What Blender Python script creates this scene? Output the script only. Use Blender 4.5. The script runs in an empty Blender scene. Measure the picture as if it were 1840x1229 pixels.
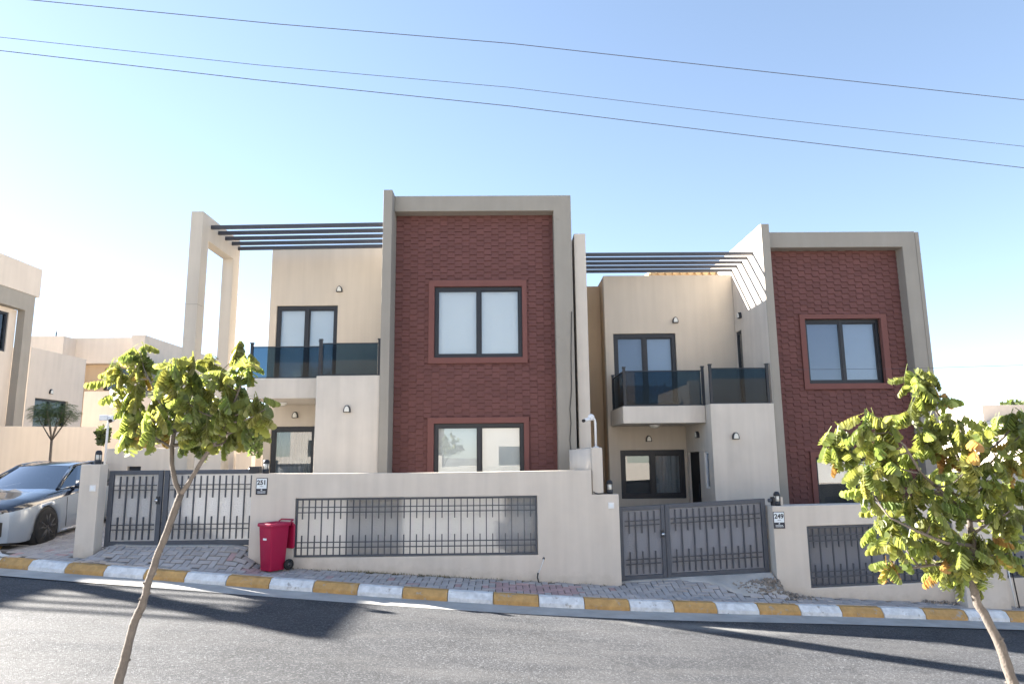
import bpy, bmesh, math, random
import numpy as np
from mathutils import Vector, Matrix, Euler

random.seed(11)
rnd = random.random
uni = random.uniform
rad = math.radians
SC = bpy.context.scene
COL = SC.collection

# ---------------------------------------------------------------- camera
FPX = 1227.0
YAW, PITCH, ROLL, CAMZ = rad(0.8), rad(9.35), rad(0.6), 2.5
f_ = Vector((math.sin(YAW)*math.cos(PITCH), math.cos(YAW)*math.cos(PITCH), math.sin(PITCH)))
r0_ = Vector((math.cos(YAW), -math.sin(YAW), 0))
u0_ = r0_.cross(f_)
r_ = r0_*math.cos(ROLL) - u0_*math.sin(ROLL)
u_ = u0_*math.cos(ROLL) + r0_*math.sin(ROLL)
cam = bpy.data.cameras.new('camera')
cam_o = bpy.data.objects.new('camera', cam)
COL.objects.link(cam_o)
cam.sensor_width = 36.0
cam.lens = 36.0*FPX/1840.0
cam.clip_start = 0.05
cam.clip_end = 3000
M3 = Matrix((r_, u_, -f_)).transposed()
cam_o.matrix_world = Matrix.Translation((0, 0, CAMZ)) @ M3.to_4x4()
cam.dof.use_dof = True
cam.dof.focus_distance = 14.0
cam.dof.aperture_fstop = 4.0
SC.camera = cam_o

def at(x, y, Y):
    """measured point of the photograph at true distance Y (metres)"""
    d = f_*FPX + r_*(x-920.0) - u_*(y-614.5)
    p = d*(Y/d.y)
    return Vector((p.x, p.y, p.z+CAMZ))

# ---------------------------------------------------------------- light
SUN_AZ, SUN_EL = rad(-65.0), rad(25.3)          # azimuth from +Y towards +X
W = bpy.data.worlds.new('World')
SC.world = W
W.use_nodes = True
wn = W.node_tree.nodes
wn.clear()
sky = wn.new('ShaderNodeTexSky')
sky.sky_type = 'NISHITA'
sky.sun_disc = False
sky.sun_elevation = SUN_EL
sky.sun_rotation = SUN_AZ
sky.altitude = 1200
sky.air_density = 0.8
sky.dust_density = 0.25
sky.ozone_density = 1.1
bgn = wn.new('ShaderNodeBackground')
bgn.inputs['Strength'].default_value = 0.06
wo = wn.new('ShaderNodeOutputWorld')
gam = wn.new('ShaderNodeGamma')               # soft film response of the sky, the same in every direction
gam.inputs[1].default_value = 0.75
W.node_tree.links.new(sky.outputs[0], gam.inputs[0])
W.node_tree.links.new(gam.outputs[0], bgn.inputs[0])
W.node_tree.links.new(bgn.outputs[0], wo.inputs[0])
sl = bpy.data.lights.new('sun', 'SUN')
sl.energy = 5.0
sl.angle = rad(0.6)
sl.color = (1.0, 0.93, 0.83)
so = bpy.data.objects.new('sun', sl)
COL.objects.link(so)
sdir = Vector((math.sin(SUN_AZ)*math.cos(SUN_EL), math.cos(SUN_AZ)*math.cos(SUN_EL), math.sin(SUN_EL)))
so.rotation_euler = sdir.to_track_quat('Z', 'Y').to_euler()
so.location = (-30, 20, 30)
SC.view_settings.view_transform = 'Standard'
SC.view_settings.look = 'None'
SC.view_settings.gamma = 1.0
SC.view_settings.use_curve_mapping = False
SC.view_settings.exposure = 3.06

# ---------------------------------------------------------------- materials
def mat(name, col, rough=0.8, noise=0.0, scale=6.0, bump=0.0, bscale=60.0, metal=0.0, spec=0.5,
        streak=0.0, coat=0.0, island=0.0, detail=6):
    m = bpy.data.materials.new(name)
    m.use_nodes = True
    nt = m.node_tree
    N, L = nt.nodes, nt.links
    b = N['Principled BSDF']
    b.inputs['Roughness'].default_value = rough
    b.inputs['Metallic'].default_value = metal
    b.inputs['Specular IOR Level'].default_value = spec
    b.inputs['Coat Weight'].default_value = coat
    b.inputs['Coat Roughness'].default_value = 0.04
    tc = N.new('ShaderNodeTexCoord')
    base = N.new('ShaderNodeRGB')
    base.outputs[0].default_value = (*col, 1)
    cur = base.outputs[0]
    def mul(cur, facout, lo, hi):
        mr = N.new('ShaderNodeMapRange')
        mr.inputs[1].default_value, mr.inputs[2].default_value = 0.25, 0.75
        mr.inputs[3].default_value, mr.inputs[4].default_value = lo, hi
        L.new(facout, mr.inputs[0])
        mx = N.new('ShaderNodeMix')
        mx.data_type = 'RGBA'
        mx.blend_type = 'MULTIPLY'
        mx.inputs[0].default_value = 1
        L.new(cur, mx.inputs[6])
        L.new(mr.outputs[0], mx.inputs[7])
        return mx.outputs[2]
    if noise:
        n = N.new('ShaderNodeTexNoise')
        n.inputs['Scale'].default_value = scale
        n.inputs['Detail'].default_value = detail
        n.inputs['Roughness'].default_value = 0.62
        geo = N.new('ShaderNodeNewGeometry')
        L.new(geo.outputs['Position'], n.inputs['Vector'])
        cur = mul(cur, n.outputs['Fac'], 1-noise, 1+noise)
    if streak:
        mp = N.new('ShaderNodeMapping')
        mp.inputs['Scale'].default_value = (5.0, 5.0, 0.35)
        geo2 = N.new('ShaderNodeNewGeometry')
        L.new(geo2.outputs['Position'], mp.inputs['Vector'])
        n = N.new('ShaderNodeTexNoise')
        n.inputs['Scale'].default_value = 1.0
        n.inputs['Detail'].default_value = 7
        L.new(mp.outputs[0], n.inputs['Vector'])
        cur = mul(cur, n.outputs['Fac'], 1-streak, 1+streak*0.5)
    if island:
        oi = N.new('ShaderNodeObjectInfo')
        g3 = N.new('ShaderNodeNewGeometry')
        ad = N.new('ShaderNodeMath')
        ad.operation = 'ADD'
        L.new(oi.outputs['Random'], ad.inputs[0])
        L.new(g3.outputs['Random Per Island'], ad.inputs[1])
        fr = N.new('ShaderNodeMath')
        fr.operation = 'FRACT'
        L.new(ad.outputs[0], fr.inputs[0])
        cur = mul(cur, fr.outputs[0], 1-island, 1+island)
    L.new(cur, b.inputs['Base Color'])
    if bump:
        n = N.new('ShaderNodeTexNoise')
        n.inputs['Scale'].default_value = bscale
        n.inputs['Detail'].default_value = 4
        geo4 = N.new('ShaderNodeNewGeometry')
        L.new(geo4.outputs['Position'], n.inputs['Vector'])
        bp = N.new('ShaderNodeBump')
        bp.inputs['Strength'].default_value = bump
        bp.inputs['Distance'].default_value = 0.01
        L.new(n.outputs['Fac'], bp.inputs['Height'])
        L.new(bp.outputs[0], b.inputs['Normal'])
    return m

def glass_mat(name, tint, refl=1.0, rough=0.0, ior=1.5):
    m = bpy.data.materials.new(name)
    m.use_nodes = True
    nt = m.node_tree
    N, L = nt.nodes, nt.links
    N.clear()
    t = N.new('ShaderNodeBsdfTransparent')
    t.inputs[0].default_value = (*tint, 1)
    g = N.new('ShaderNodeBsdfGlossy')
    g.inputs[0].default_value = (0.9, 0.95, 1, 1)
    g.inputs['Roughness'].default_value = rough
    fr = N.new('ShaderNodeFresnel')
    fr.inputs[0].default_value = ior
    mu = N.new('ShaderNodeMath')
    mu.operation = 'MULTIPLY'
    mu.use_clamp = True
    mu.inputs[1].default_value = refl
    L.new(fr.outputs[0], mu.inputs[0])
    mx = N.new('ShaderNodeMixShader')
    L.new(mu.outputs[0], mx.inputs[0])
    L.new(t.outputs[0], mx.inputs[1])
    L.new(g.outputs[0], mx.inputs[2])
    o = N.new('ShaderNodeOutputMaterial')
    L.new(mx.outputs[0], o.inputs[0])
    return m

def trans_mat(name, col, tcol, amount, rough=0.6, island=0.25, nscale=0.0, nbump=0.0):
    m = bpy.data.materials.new(name)
    m.use_nodes = True
    nt = m.node_tree
    N, L = nt.nodes, nt.links
    b = N['Principled BSDF']
    b.inputs['Roughness'].default_value = rough
    b.inputs['Base Color'].default_value = (*col, 1)
    t = N.new('ShaderNodeBsdfTranslucent')
    t.inputs[0].default_value = (*tcol, 1)
    mx = N.new('ShaderNodeMixShader')
    mx.inputs[0].default_value = amount
    o = N['Material Output']
    L.new(b.outputs[0], mx.inputs[1])
    L.new(t.outputs[0], mx.inputs[2])
    L.new(mx.outputs[0], o.inputs[0])
    if island:
        oi = N.new('ShaderNodeObjectInfo')
        g3 = N.new('ShaderNodeNewGeometry')
        ad = N.new('ShaderNodeMath')
        ad.operation = 'ADD'
        L.new(oi.outputs['Random'], ad.inputs[0])
        L.new(g3.outputs['Random Per Island'], ad.inputs[1])
        fr = N.new('ShaderNodeMath')
        fr.operation = 'FRACT'
        L.new(ad.outputs[0], fr.inputs[0])
        for sock, c in ((b.inputs['Base Color'], col), (t.inputs[0], tcol)):
            hv = N.new('ShaderNodeHueSaturation')
            hv.inputs['Color'].default_value = (*c, 1)
            mr = N.new('ShaderNodeMapRange')
            mr.inputs[3].default_value, mr.inputs[4].default_value = 1-island, 1+island
            L.new(fr.outputs[0], mr.inputs[0])
            L.new(mr.outputs[0], hv.inputs['Value'])
            mr2 = N.new('ShaderNodeMapRange')
            mr2.inputs[3].default_value, mr2.inputs[4].default_value = 0.5-island*0.12, 0.5+island*0.05
            L.new(oi.outputs['Random'], mr2.inputs[0])
            L.new(mr2.outputs[0], hv.inputs['Hue'])
            L.new(hv.outputs[0], sock)
    if nscale:
        n = N.new('ShaderNodeTexNoise')
        n.inputs['Scale'].default_value = nscale
        n.inputs['Detail'].default_value = 3
        geo4 = N.new('ShaderNodeNewGeometry')
        L.new(geo4.outputs['Position'], n.inputs['Vector'])
        bp = N.new('ShaderNodeBump')
        bp.inputs['Strength'].default_value = nbump
        bp.inputs['Distance'].default_value = 0.02
        L.new(n.outputs['Fac'], bp.inputs['Height'])
        L.new(bp.outputs[0], b.inputs['Normal'])
        L.new(bp.outputs[0], t.inputs['Normal'])
    return m

def asphalt_mat(name, col, dust):
    m = mat(name, col, 0.72, 0.20, 0.55, 0.9, 90.0, spec=0.2)
    N, L = m.node_tree.nodes, m.node_tree.links
    b = N['Principled BSDF']
    cur = b.inputs['Base Color'].links[0].from_socket
    geo = N.new('ShaderNodeNewGeometry')
    # stone grain: pale and dark aggregate
    v = N.new('ShaderNodeTexVoronoi')
    v.inputs['Scale'].default_value = 60
    L.new(geo.outputs['Position'], v.inputs['Vector'])
    vr = N.new('ShaderNodeSeparateColor')
    L.new(v.outputs['Color'], vr.inputs[0])
    cr = N.new('ShaderNodeValToRGB')
    e = cr.color_ramp.elements
    e[0].position, e[0].color = 0.0, (0.60, 0.60, 0.60, 1)
    e[1].position, e[1].color = 1.0, (2.2, 2.18, 2.12, 1)
    e2 = cr.color_ramp.elements.new(0.75)
    e2.color = (1.0, 1.0, 1.0, 1)
    L.new(vr.outputs[0], cr.inputs[0])
    mx = N.new('ShaderNodeMix')
    mx.data_type = 'RGBA'
    mx.blend_type = 'MULTIPLY'
    mx.inputs[0].default_value = 1
    L.new(cur, mx.inputs[6])
    L.new(cr.outputs[0], mx.inputs[7])
    # pale dust drifting in bands along the road
    mp = N.new('ShaderNodeMapping')
    mp.inputs['Scale'].default_value = (0.35, 1.5, 1)
    L.new(geo.outputs['Position'], mp.inputs['Vector'])
    n = N.new('ShaderNodeTexNoise')
    n.inputs['Scale'].default_value = 1.3
    n.inputs['Detail'].default_value = 8
    n.inputs['Roughness'].default_value = 0.65
    L.new(mp.outputs[0], n.inputs['Vector'])
    cd = N.new('ShaderNodeValToRGB')
    cd.color_ramp.elements[0].position, cd.color_ramp.elements[0].color = 0.42, (0, 0, 0, 1)
    cd.color_ramp.elements[1].position, cd.color_ramp.elements[1].color = 0.75, (0.55, 0.55, 0.55, 1)
    L.new(n.outputs['Fac'], cd.inputs[0])
    md = N.new('ShaderNodeMix')
    md.data_type = 'RGBA'
    L.new(cd.outputs[0], md.inputs[0])
    L.new(mx.outputs[2], md.inputs[6])
    md.inputs[7].default_value = (*dust, 1)
    # spilt pale dust by the kerb
    mpd = N.new('ShaderNodeMapping')
    mpd.inputs['Location'].default_value = (-3.0/1.9, -10.85/0.42, 0)
    mpd.inputs['Scale'].default_value = (1/1.9, 1/0.42, 0)
    L.new(geo.outputs['Position'], mpd.inputs['Vector'])
    gr = N.new('ShaderNodeTexGradient')
    gr.gradient_type = 'SPHERICAL'
    L.new(mpd.outputs[0], gr.inputs[0])
    nd = N.new('ShaderNodeTexNoise')
    nd.inputs['Scale'].default_value = 3.5
    nd.inputs['Detail'].default_value = 7
    L.new(geo.outputs['Position'], nd.inputs['Vector'])
    pr = N.new('ShaderNodeMath')
    pr.operation = 'MULTIPLY'
    L.new(gr.outputs['Fac'], pr.inputs[0])
    L.new(nd.outputs['Fac'], pr.inputs[1])
    pm_ = N.new('ShaderNodeMapRange')
    pm_.inputs[1].default_value, pm_.inputs[2].default_value = 0.10, 0.42
    pm_.inputs[4].default_value = 0.75
    L.new(pr.outputs[0], pm_.inputs[0])
    mdd = N.new('ShaderNodeMix')
    mdd.data_type = 'RGBA'
    L.new(pm_.outputs[0], mdd.inputs[0])
    L.new(md.outputs[2], mdd.inputs[6])
    mdd.inputs[7].default_value = (0.22, 0.22, 0.215, 1)
    md = mdd
    # wandering cracks and dark drips
    ns = N.new('ShaderNodeTexNoise')
    ns.inputs['Scale'].default_value = 1.7
    ns.inputs['Detail'].default_value = 5
    L.new(geo.outputs['Position'], ns.inputs['Vector'])
    va = N.new('ShaderNodeMix')
    va.data_type = 'VECTOR'
    va.inputs[0].default_value = 0.35
    L.new(geo.outputs['Position'], va.inputs[4])
    L.new(ns.outputs['Color'], va.inputs[5])
    vc = N.new('ShaderNodeTexVoronoi')
    vc.feature = 'DISTANCE_TO_EDGE'
    vc.inputs['Scale'].default_value = 0.75
    L.new(va.outputs[1], vc.inputs['Vector'])
    rc = N.new('ShaderNodeMapRange')
    rc.inputs[1].default_value, rc.inputs[2].default_value = 0.003, 0.009
    rc.inputs[3].default_value, rc.inputs[4].default_value = 0.80, 1.0
    L.new(vc.outputs['Distance'], rc.inputs[0])
    no = N.new('ShaderNodeTexNoise')
    no.inputs['Scale'].default_value = 2.6
    no.inputs['Detail'].default_value = 2
    L.new(geo.outputs['Position'], no.inputs['Vector'])
    ro = N.new('ShaderNodeMapRange')
    ro.inputs[1].default_value, ro.inputs[2].default_value = 0.68, 0.78
    ro.inputs[3].default_value, ro.inputs[4].default_value = 1.0, 0.72
    L.new(no.outputs['Fac'], ro.inputs[0])
    mm = N.new('ShaderNodeMath')
    mm.operation = 'MULTIPLY'
    L.new(rc.outputs[0], mm.inputs[0])
    L.new(ro.outputs[0], mm.inputs[1])
    mz = N.new('ShaderNodeMix')
    mz.data_type = 'RGBA'
    mz.blend_type = 'MULTIPLY'
    mz.inputs[0].default_value = 1
    L.new(md.outputs[2], mz.inputs[6])
    L.new(mm.outputs[0], mz.inputs[7])
    L.new(mz.outputs[2], b.inputs['Base Color'])
    return m

MT = {}
MT['stucco'] = mat('cream_stucco', (0.53, 0.475, 0.405), 0.9, 0.035, 1.1, 0.35, 130, streak=0.09, spec=0.2)
MT['stucco_wall'] = mat('boundary_wall_stucco', (0.605, 0.553, 0.49), 0.9, 0.06, 1.6, 0.4, 130, streak=0.10, spec=0.2)
MT['stucco_far'] = mat('far_stucco', (0.60, 0.53, 0.46), 0.9, 0.06, 0.8, streak=0.07, spec=0.2)
MT['stucco_tan_and_bounce'] = mat('tan_and_bounce_stucco', (0.50, 0.38, 0.26), 0.9, 0.05, 1.2, 0.3, 130, streak=0.06, spec=0.2)  # recess walls of the right house: warm bounced light put into the colour
MT['grey'] = mat('grey_stucco', (0.30, 0.278, 0.245), 0.88, 0.06, 1.3, 0.35, 130, streak=0.06, spec=0.2)
MT['brick'] = mat('red_brown_brick', (0.142, 0.063, 0.058), 0.8, 0.07, 3.0, 0.5, 160, island=0.055, spec=0.3)
MT['brick_back'] = mat('brick_mortar', (0.10, 0.040, 0.036), 0.9, 0.1, 4)
MT['trim'] = mat('red_brown_trim', (0.168, 0.072, 0.064), 0.8, 0.08, 3.0, 0.25, 120, spec=0.3)
MT['charcoal'] = mat('charcoal_metal', (0.017, 0.021, 0.029), 0.45, 0.08, 8, spec=0.4)
MT['bar'] = mat('grey_gate_paint', (0.062, 0.073, 0.094), 0.5, 0.12, 9, spec=0.4)
MT['pergola'] = mat('pergola_paint', (0.050, 0.052, 0.062), 0.5, 0.1, 4)
MT['black'] = mat('black_plastic', (0.012, 0.012, 0.013), 0.5)
MT['door'] = mat('black_door', (0.008, 0.008, 0.009), 0.6, spec=0.2)
MT['blind'] = mat('white_blind', (0.78, 0.79, 0.77), 0.9, 0.02, 2)
MT['blind_grey'] = mat('grey_blind', (0.42, 0.43, 0.46), 0.9, 0.03, 2)
MT['curtain'] = mat('grey_curtain', (0.20, 0.22, 0.24), 0.9, 0.1, 3)
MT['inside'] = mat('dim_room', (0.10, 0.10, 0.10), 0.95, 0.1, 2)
MT['pane'] = glass_mat('window_glass', (0.95, 0.97, 0.98), 2.1)
MT['pane_dark'] = glass_mat('dark_window_glass', (0.72, 0.76, 0.82), 1.5)
MT['rail_glass'] = glass_mat('tinted_rail_glass', (0.27, 0.36, 0.43), 0.28)
MT['frost'] = trans_mat('frosted_sheet', (0.60, 0.61, 0.62), (0.60, 0.61, 0.63), 0.36, 0.3, 0, 38, 1.0)
MT['frost_grey'] = trans_mat('grey_frosted_sheet', (0.33, 0.35, 0.40), (0.36, 0.38, 0.43), 0.4, 0.4, 0, 45, 0.5)
MT['white_paint'] = mat('white_paint', (0.72, 0.73, 0.74), 0.5, 0.04, 8)
MT['lamp_glass'] = mat('lamp_glass', (0.62, 0.62, 0.58), 0.25)
MT['asphalt'] = asphalt_mat('asphalt', (0.060, 0.063, 0.070), (0.115, 0.116, 0.119))
MT['concrete'] = mat('gutter_concrete', (0.42, 0.41, 0.39), 0.9, 0.22, 2.5, 0.5, 70, spec=0.2)
MT['kerb_white'] = mat('white_kerb_paint', (0.66, 0.68, 0.69), 0.75, 0.24, 9, 0.5, 60, spec=0.25)
MT['kerb_yellow'] = mat('yellow_kerb_paint', (0.48, 0.295, 0.115), 0.75, 0.26, 8, 0.5, 60, spec=0.25)
MT['paver'] = mat('grey_paver', (0.42, 0.395, 0.385), 0.9, 0.14, 4, 0.4, 90, island=0.07, spec=0.2)
MT['paver_red'] = mat('red_paver', (0.44, 0.31, 0.30), 0.9, 0.14, 4, 0.4, 90, island=0.08, spec=0.2)
MT['sand'] = mat('joint_sand', (0.13, 0.12, 0.11), 0.95, 0.2, 5)
MT['dirt'] = mat('dry_dirt', (0.20, 0.175, 0.145), 0.95, 0.25, 1.5, 0.6, 30)
MT['rock'] = mat('rubble', (0.26, 0.23, 0.20), 0.95, 0.3, 9, 0.6, 40)
MT['bark'] = mat('bark', (0.110, 0.094, 0.082), 0.9, 0.25, 22, 0.7, 70)
MT['bark_dark'] = mat('twig', (0.16, 0.13, 0.08), 0.9, 0.2, 22)
MT['leaf'] = trans_mat('green_leaf', (0.105, 0.138, 0.050), (0.34, 0.41, 0.085), 0.40, 0.42, 0.34)
MT['leaf_lime'] = trans_mat('lime_leaf', (0.160, 0.190, 0.068), (0.48, 0.53, 0.11), 0.42, 0.42, 0.28)
MT['leaf_yellow'] = trans_mat('yellow_leaf', (0.31, 0.23, 0.07), (0.52, 0.40, 0.10), 0.42, 0.45, 0.25)
MT['leaf_far'] = trans_mat('far_leaf', (0.055, 0.085, 0.030), (0.12, 0.20, 0.04), 0.35, 0.5, 0.35)
MT['bin'] = mat('crimson_plastic', (0.36, 0.008, 0.055), 0.42, 0.06, 5, 0.1, 200)
MT['bin_in'] = mat('crimson_inside', (0.26, 0.006, 0.04), 0.6)
MT['rubber'] = mat('rubber', (0.014, 0.014, 0.015), 0.8)
MT['rim'] = mat('dark_rim', (0.06, 0.06, 0.065), 0.3, metal=0.4)
MT['car_silver'] = mat('pale_blue_grey_paint', (0.36, 0.41, 0.47), 0.30, metal=0.35, coat=1.0)
MT['car_black'] = mat('black_blue_paint', (0.010, 0.014, 0.024), 0.2, coat=1.0)
MT['car_glass'] = glass_mat('car_glass', (0.10, 0.13, 0.18), 3.0)
MT['chrome'] = mat('satin_chrome', (0.6, 0.6, 0.6), 0.25, metal=1.0)
MT['sign_white'] = mat('sign_white', (0.70, 0.76, 0.80), 0.5)
MT['sign_ink'] = mat('sign_ink', (0.012, 0.018, 0.035), 0.5)
MT['terracotta'] = mat('tan_roof_tile', (0.50, 0.36, 0.20), 0.8, 0.1, 5)
MT['wire'] = mat('cable', (0.07, 0.065, 0.085), 0.6)
MT['weed'] = mat('dry_weed', (0.16, 0.14, 0.07), 0.95, 0.3, 12)

def wear(m, col, scale, lo, hi, slope=None):
    """lay a second colour over the base: paint chips, or soil along the foot of a wall (slope = line of the pavement)"""
    N, L = m.node_tree.nodes, m.node_tree.links
    b = N['Principled BSDF']
    cur = b.inputs['Base Color'].links[0].from_socket
    geo = N.new('ShaderNodeNewGeometry')
    n = N.new('ShaderNodeTexNoise')
    n.inputs['Scale'].default_value = scale
    n.inputs['Detail'].default_value = 9
    n.inputs['Roughness'].default_value = 0.68
    L.new(geo.outputs['Position'], n.inputs['Vector'])
    src = n.outputs['Fac']
    if slope:
        sp = N.new('ShaderNodeVectorMath')
        sp.operation = 'DOT_PRODUCT'
        sp.inputs[1].default_value = (slope[0], 0, 1)
        L.new(geo.outputs['Position'], sp.inputs[0])
        hh = N.new('ShaderNodeMapRange')                # height above the pavement line
        hh.inputs[1].default_value, hh.inputs[2].default_value = slope[1], slope[1]+slope[2]
        hh.inputs[3].default_value, hh.inputs[4].default_value = 0.40, -0.25
        L.new(sp.outputs['Value'], hh.inputs[0])
        ad = N.new('ShaderNodeMath')
        L.new(src, ad.inputs[0])
        L.new(hh.outputs[0], ad.inputs[1])
        src = ad.outputs[0]
    mr = N.new('ShaderNodeMapRange')
    mr.inputs[1].default_value, mr.inputs[2].default_value = lo, hi
    mr.inputs[4].default_value = 0.85 if not slope else 0.40
    L.new(src, mr.inputs[0])
    mx = N.new('ShaderNodeMix')
    mx.data_type = 'RGBA'
    L.new(mr.outputs[0], mx.inputs[0])
    L.new(cur, mx.inputs[6])
    mx.inputs[7].default_value = (*col, 1)
    L.new(mx.outputs[2], b.inputs['Base Color'])
wear(MT['kerb_white'], (0.34, 0.33, 0.31), 7.0, 0.60, 0.66)
wear(MT['kerb_yellow'], (0.36, 0.33, 0.29), 7.0, 0.58, 0.64)
wear(MT['stucco_wall'], (0.33, 0.28, 0.22), 5.0, 0.62, 1.0, (0.066, 0.24, 0.45))
wear(MT['grey'], (0.22, 0.20, 0.17), 2.2, 0.64, 0.80)

# ---------------------------------------------------------------- mesh helpers
class MB:
    def __init__(s):
        s.v, s.f, s.m, s.sm = [], [], [], []
    def add(s, vs, fs, mi=0, smooth=False):
        o = len(s.v)
        s.v += [tuple(v) for v in vs]
        s.f += [tuple(i+o for i in f) for f in fs]
        s.m += [mi]*len(fs)
        s.sm += [smooth]*len(fs)
        return s
    def box(s, x0, x1, y0, y1, z0, z1, mi=0, shear=None):
        vs = [(x, y, z) for z in (z0, z1) for y in (y0, y1) for x in (x0, x1)]
        if shear:
            vs = [(x, y, z+shear(x)) for x, y, z in vs]
        return s.add(vs, [(0, 2, 3, 1), (4, 5, 7, 6), (0, 1, 5, 4), (1, 3, 7, 5), (3, 2, 6, 7), (2, 0, 4, 6)], mi)
    def tube(s, pts, rs, n=8, mi=0, cap=True, smooth=True):
        pts = [Vector(p) for p in pts]
        if not isinstance(rs, (list, tuple)):
            rs = [rs]*len(pts)
        rings = []
        ref = None
        for i, p in enumerate(pts):
            d = (pts[min(i+1, len(pts)-1)] - pts[max(i-1, 0)]).normalized()
            if ref is None:
                ref = Vector((0, 0, 1)) if abs(d.z) < 0.9 else Vector((1, 0, 0))
            a = d.cross(ref).normalized()
            b = d.cross(a).normalized()
            ref = a.cross(d)
            rings.append([p + (a*math.cos(2*math.pi*k/n) + b*math.sin(2*math.pi*k/n))*rs[i] for k in range(n)])
        vs = [q for r in rings for q in r]
        fs = []
        for i in range(len(rings)-1):
            for k in range(n):
                fs.append((i*n+k, i*n+(k+1) % n, (i+1)*n+(k+1) % n, (i+1)*n+k))
        s.add(vs, fs, mi, smooth)
        if cap:
            o = len(s.v)-len(vs)
            s.f += [tuple(o+k for k in reversed(range(n))), tuple(o+(len(rings)-1)*n+k for k in range(n))]
            s.m += [mi, mi]
            s.sm += [False, False]
        return s
    def lathe(s, c, prof, n=16, mi=0, axis='z', smooth=True):
        c = Vector(c)
        vs, fs = [], []
        for r, h in prof:
            for k in range(n):
                a = 2*math.pi*k/n
                q = (r*math.cos(a), r*math.sin(a), h)
                if axis == 'x':
                    q = (q[2], q[0], q[1])
                elif axis == 'y':
                    q = (q[0], q[2], q[1])
                vs.append(c+Vector(q))
        for i in range(len(prof)-1):
            for k in range(n):
                fs.append((i*n+k, i*n+(k+1) % n, (i+1)*n+(k+1) % n, (i+1)*n+k))
        fs.append(tuple(reversed(range(n))))
        fs.append(tuple((len(prof)-1)*n+k for k in range(n)))
        return s.add(vs, fs, mi, smooth)
    def prism(s, poly, fn0, fn1, mi=0):
        """polygon (u,v) extruded between two mapping functions"""
        n = len(poly)
        vs = [fn0(*p) for p in poly]+[fn1(*p) for p in poly]
        fs = [tuple(range(n)), tuple(reversed(range(n, 2*n)))]
        fs += [(i, i+n, (i+1) % n+n, (i+1) % n) for i in range(n)]
        return s.add(vs, fs, mi)
    def mesh(s, name, mats, fix=True):
        me = bpy.data.meshes.new(name)
        me.from_pydata(s.v, [], s.f)
        for m in mats:
            me.materials.append(m)
        me.polygons.foreach_set('material_index', s.m)
        me.polygons.foreach_set('use_smooth', s.sm)
        if fix:
            bm = bmesh.new()
            bm.from_mesh(me)
            bmesh.ops.recalc_face_normals(bm, faces=bm.faces)
            bm.to_mesh(me)
            bm.free()
        me.update()
        return me
    def build(s, name, mats, parent=None, bevel=0.0, fix=True, kind=None):
        if not isinstance(mats, (list, tuple)):
            mats = [mats]
        return link(name, s.mesh(name, mats, fix), parent, bevel, kind)

def link(name, me, parent=None, bevel=0.0, kind=None, loc=None):
    o = bpy.data.objects.new(name, me)
    COL.objects.link(o)
    if parent is not None:
        o.parent = parent
        o.matrix_parent_inverse = Matrix.Identity(4)
    if loc is not None:
        o.location = loc
    if bevel:
        b = o.modifiers.new('bevel', 'BEVEL')
        b.width = bevel
        b.segments = 2
        b.limit_method = 'ANGLE'
        b.angle_limit = rad(40)
    if kind:
        o['kind'] = kind
    return o

def tag(o, label, cat, group=None, kind=None):
    o['label'] = label
    o['category'] = cat
    if group:
        o['group'] = group
    if kind:
        o['kind'] = kind
    return o

def thing(name, label, cat, group=None, loc=(0, 0, 0), rz=0.0):
    o = bpy.data.objects.new(name, None)
    COL.objects.link(o)
    o.location = loc
    o.rotation_euler = (0, 0, rz)
    o.empty_display_size = 0.2
    return tag(o, label, cat, group)

def plate(us, vs, solid, fn, t0, t1, mb=None, mi=0):
    """slab made of cells; fn(u, v, t) -> xyz; vs is a list or fn of (j, u); solid(i, j) cell is filled"""
    mb = mb or MB()
    nu, nv = len(us), len(vs)
    vv = (lambda i, j: vs[j](us[i]) if callable(vs[j]) else vs[j])
    idx = {}
    vl, fl = [], []
    def V(i, j, s):
        k = (i, j, s)
        if k not in idx:
            idx[k] = len(vl)
            vl.append(fn(us[i], vv(i, j), t1 if s else t0))
        return idx[k]
    S = lambda i, j: 0 <= i < nu-1 and 0 <= j < nv-1 and solid(i, j)
    for i in range(nu-1):
        for j in range(nv-1):
            if not S(i, j):
                continue
            fl.append((V(i, j, 0), V(i+1, j, 0), V(i+1, j+1, 0), V(i, j+1, 0)))
            fl.append((V(i, j, 1), V(i, j+1, 1), V(i+1, j+1, 1), V(i+1, j, 1)))
            if not S(i-1, j): fl.append((V(i, j, 0), V(i, j+1, 0), V(i, j+1, 1), V(i, j, 1)))
            if not S(i+1, j): fl.append((V(i+1, j, 0), V(i+1, j, 1), V(i+1, j+1, 1), V(i+1, j+1, 0)))
            if not S(i, j-1): fl.append((V(i, j, 0), V(i, j, 1), V(i+1, j, 1), V(i+1, j, 0)))
            if not S(i, j+1): fl.append((V(i, j+1, 0), V(i+1, j+1, 0), V(i+1, j+1, 1), V(i, j+1, 1)))
    mb.add(vl, fl, mi)
    return mb

FXZ = lambda u, v, t: (u, t, v)       # wall facing the street: u = x, v = z, t = y
FYZ = lambda u, v, t: (t, u, v)       # wall along the depth: u = y, v = z, t = x

def holes_plate(u0, u1, v0, v1, holes, fn, t0, t1, mb=None):
    us = sorted({u0, u1, *[h[0] for h in holes], *[h[1] for h in holes]})
    vs = sorted({v0, v1, *[h[2] for h in holes], *[h[3] for h in holes]})
    us = [u for u in us if u0 <= u <= u1]
    vs = [v for v in vs if v0 <= v <= v1]
    def solid(i, j):
        cu, cv = (us[i]+us[i+1])/2, (vs[j]+vs[j+1])/2
        return not any(h[0] < cu < h[1] and h[2] < cv < h[3] for h in holes)
    return plate(us, vs, solid, fn, t0, t1, mb)

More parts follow.
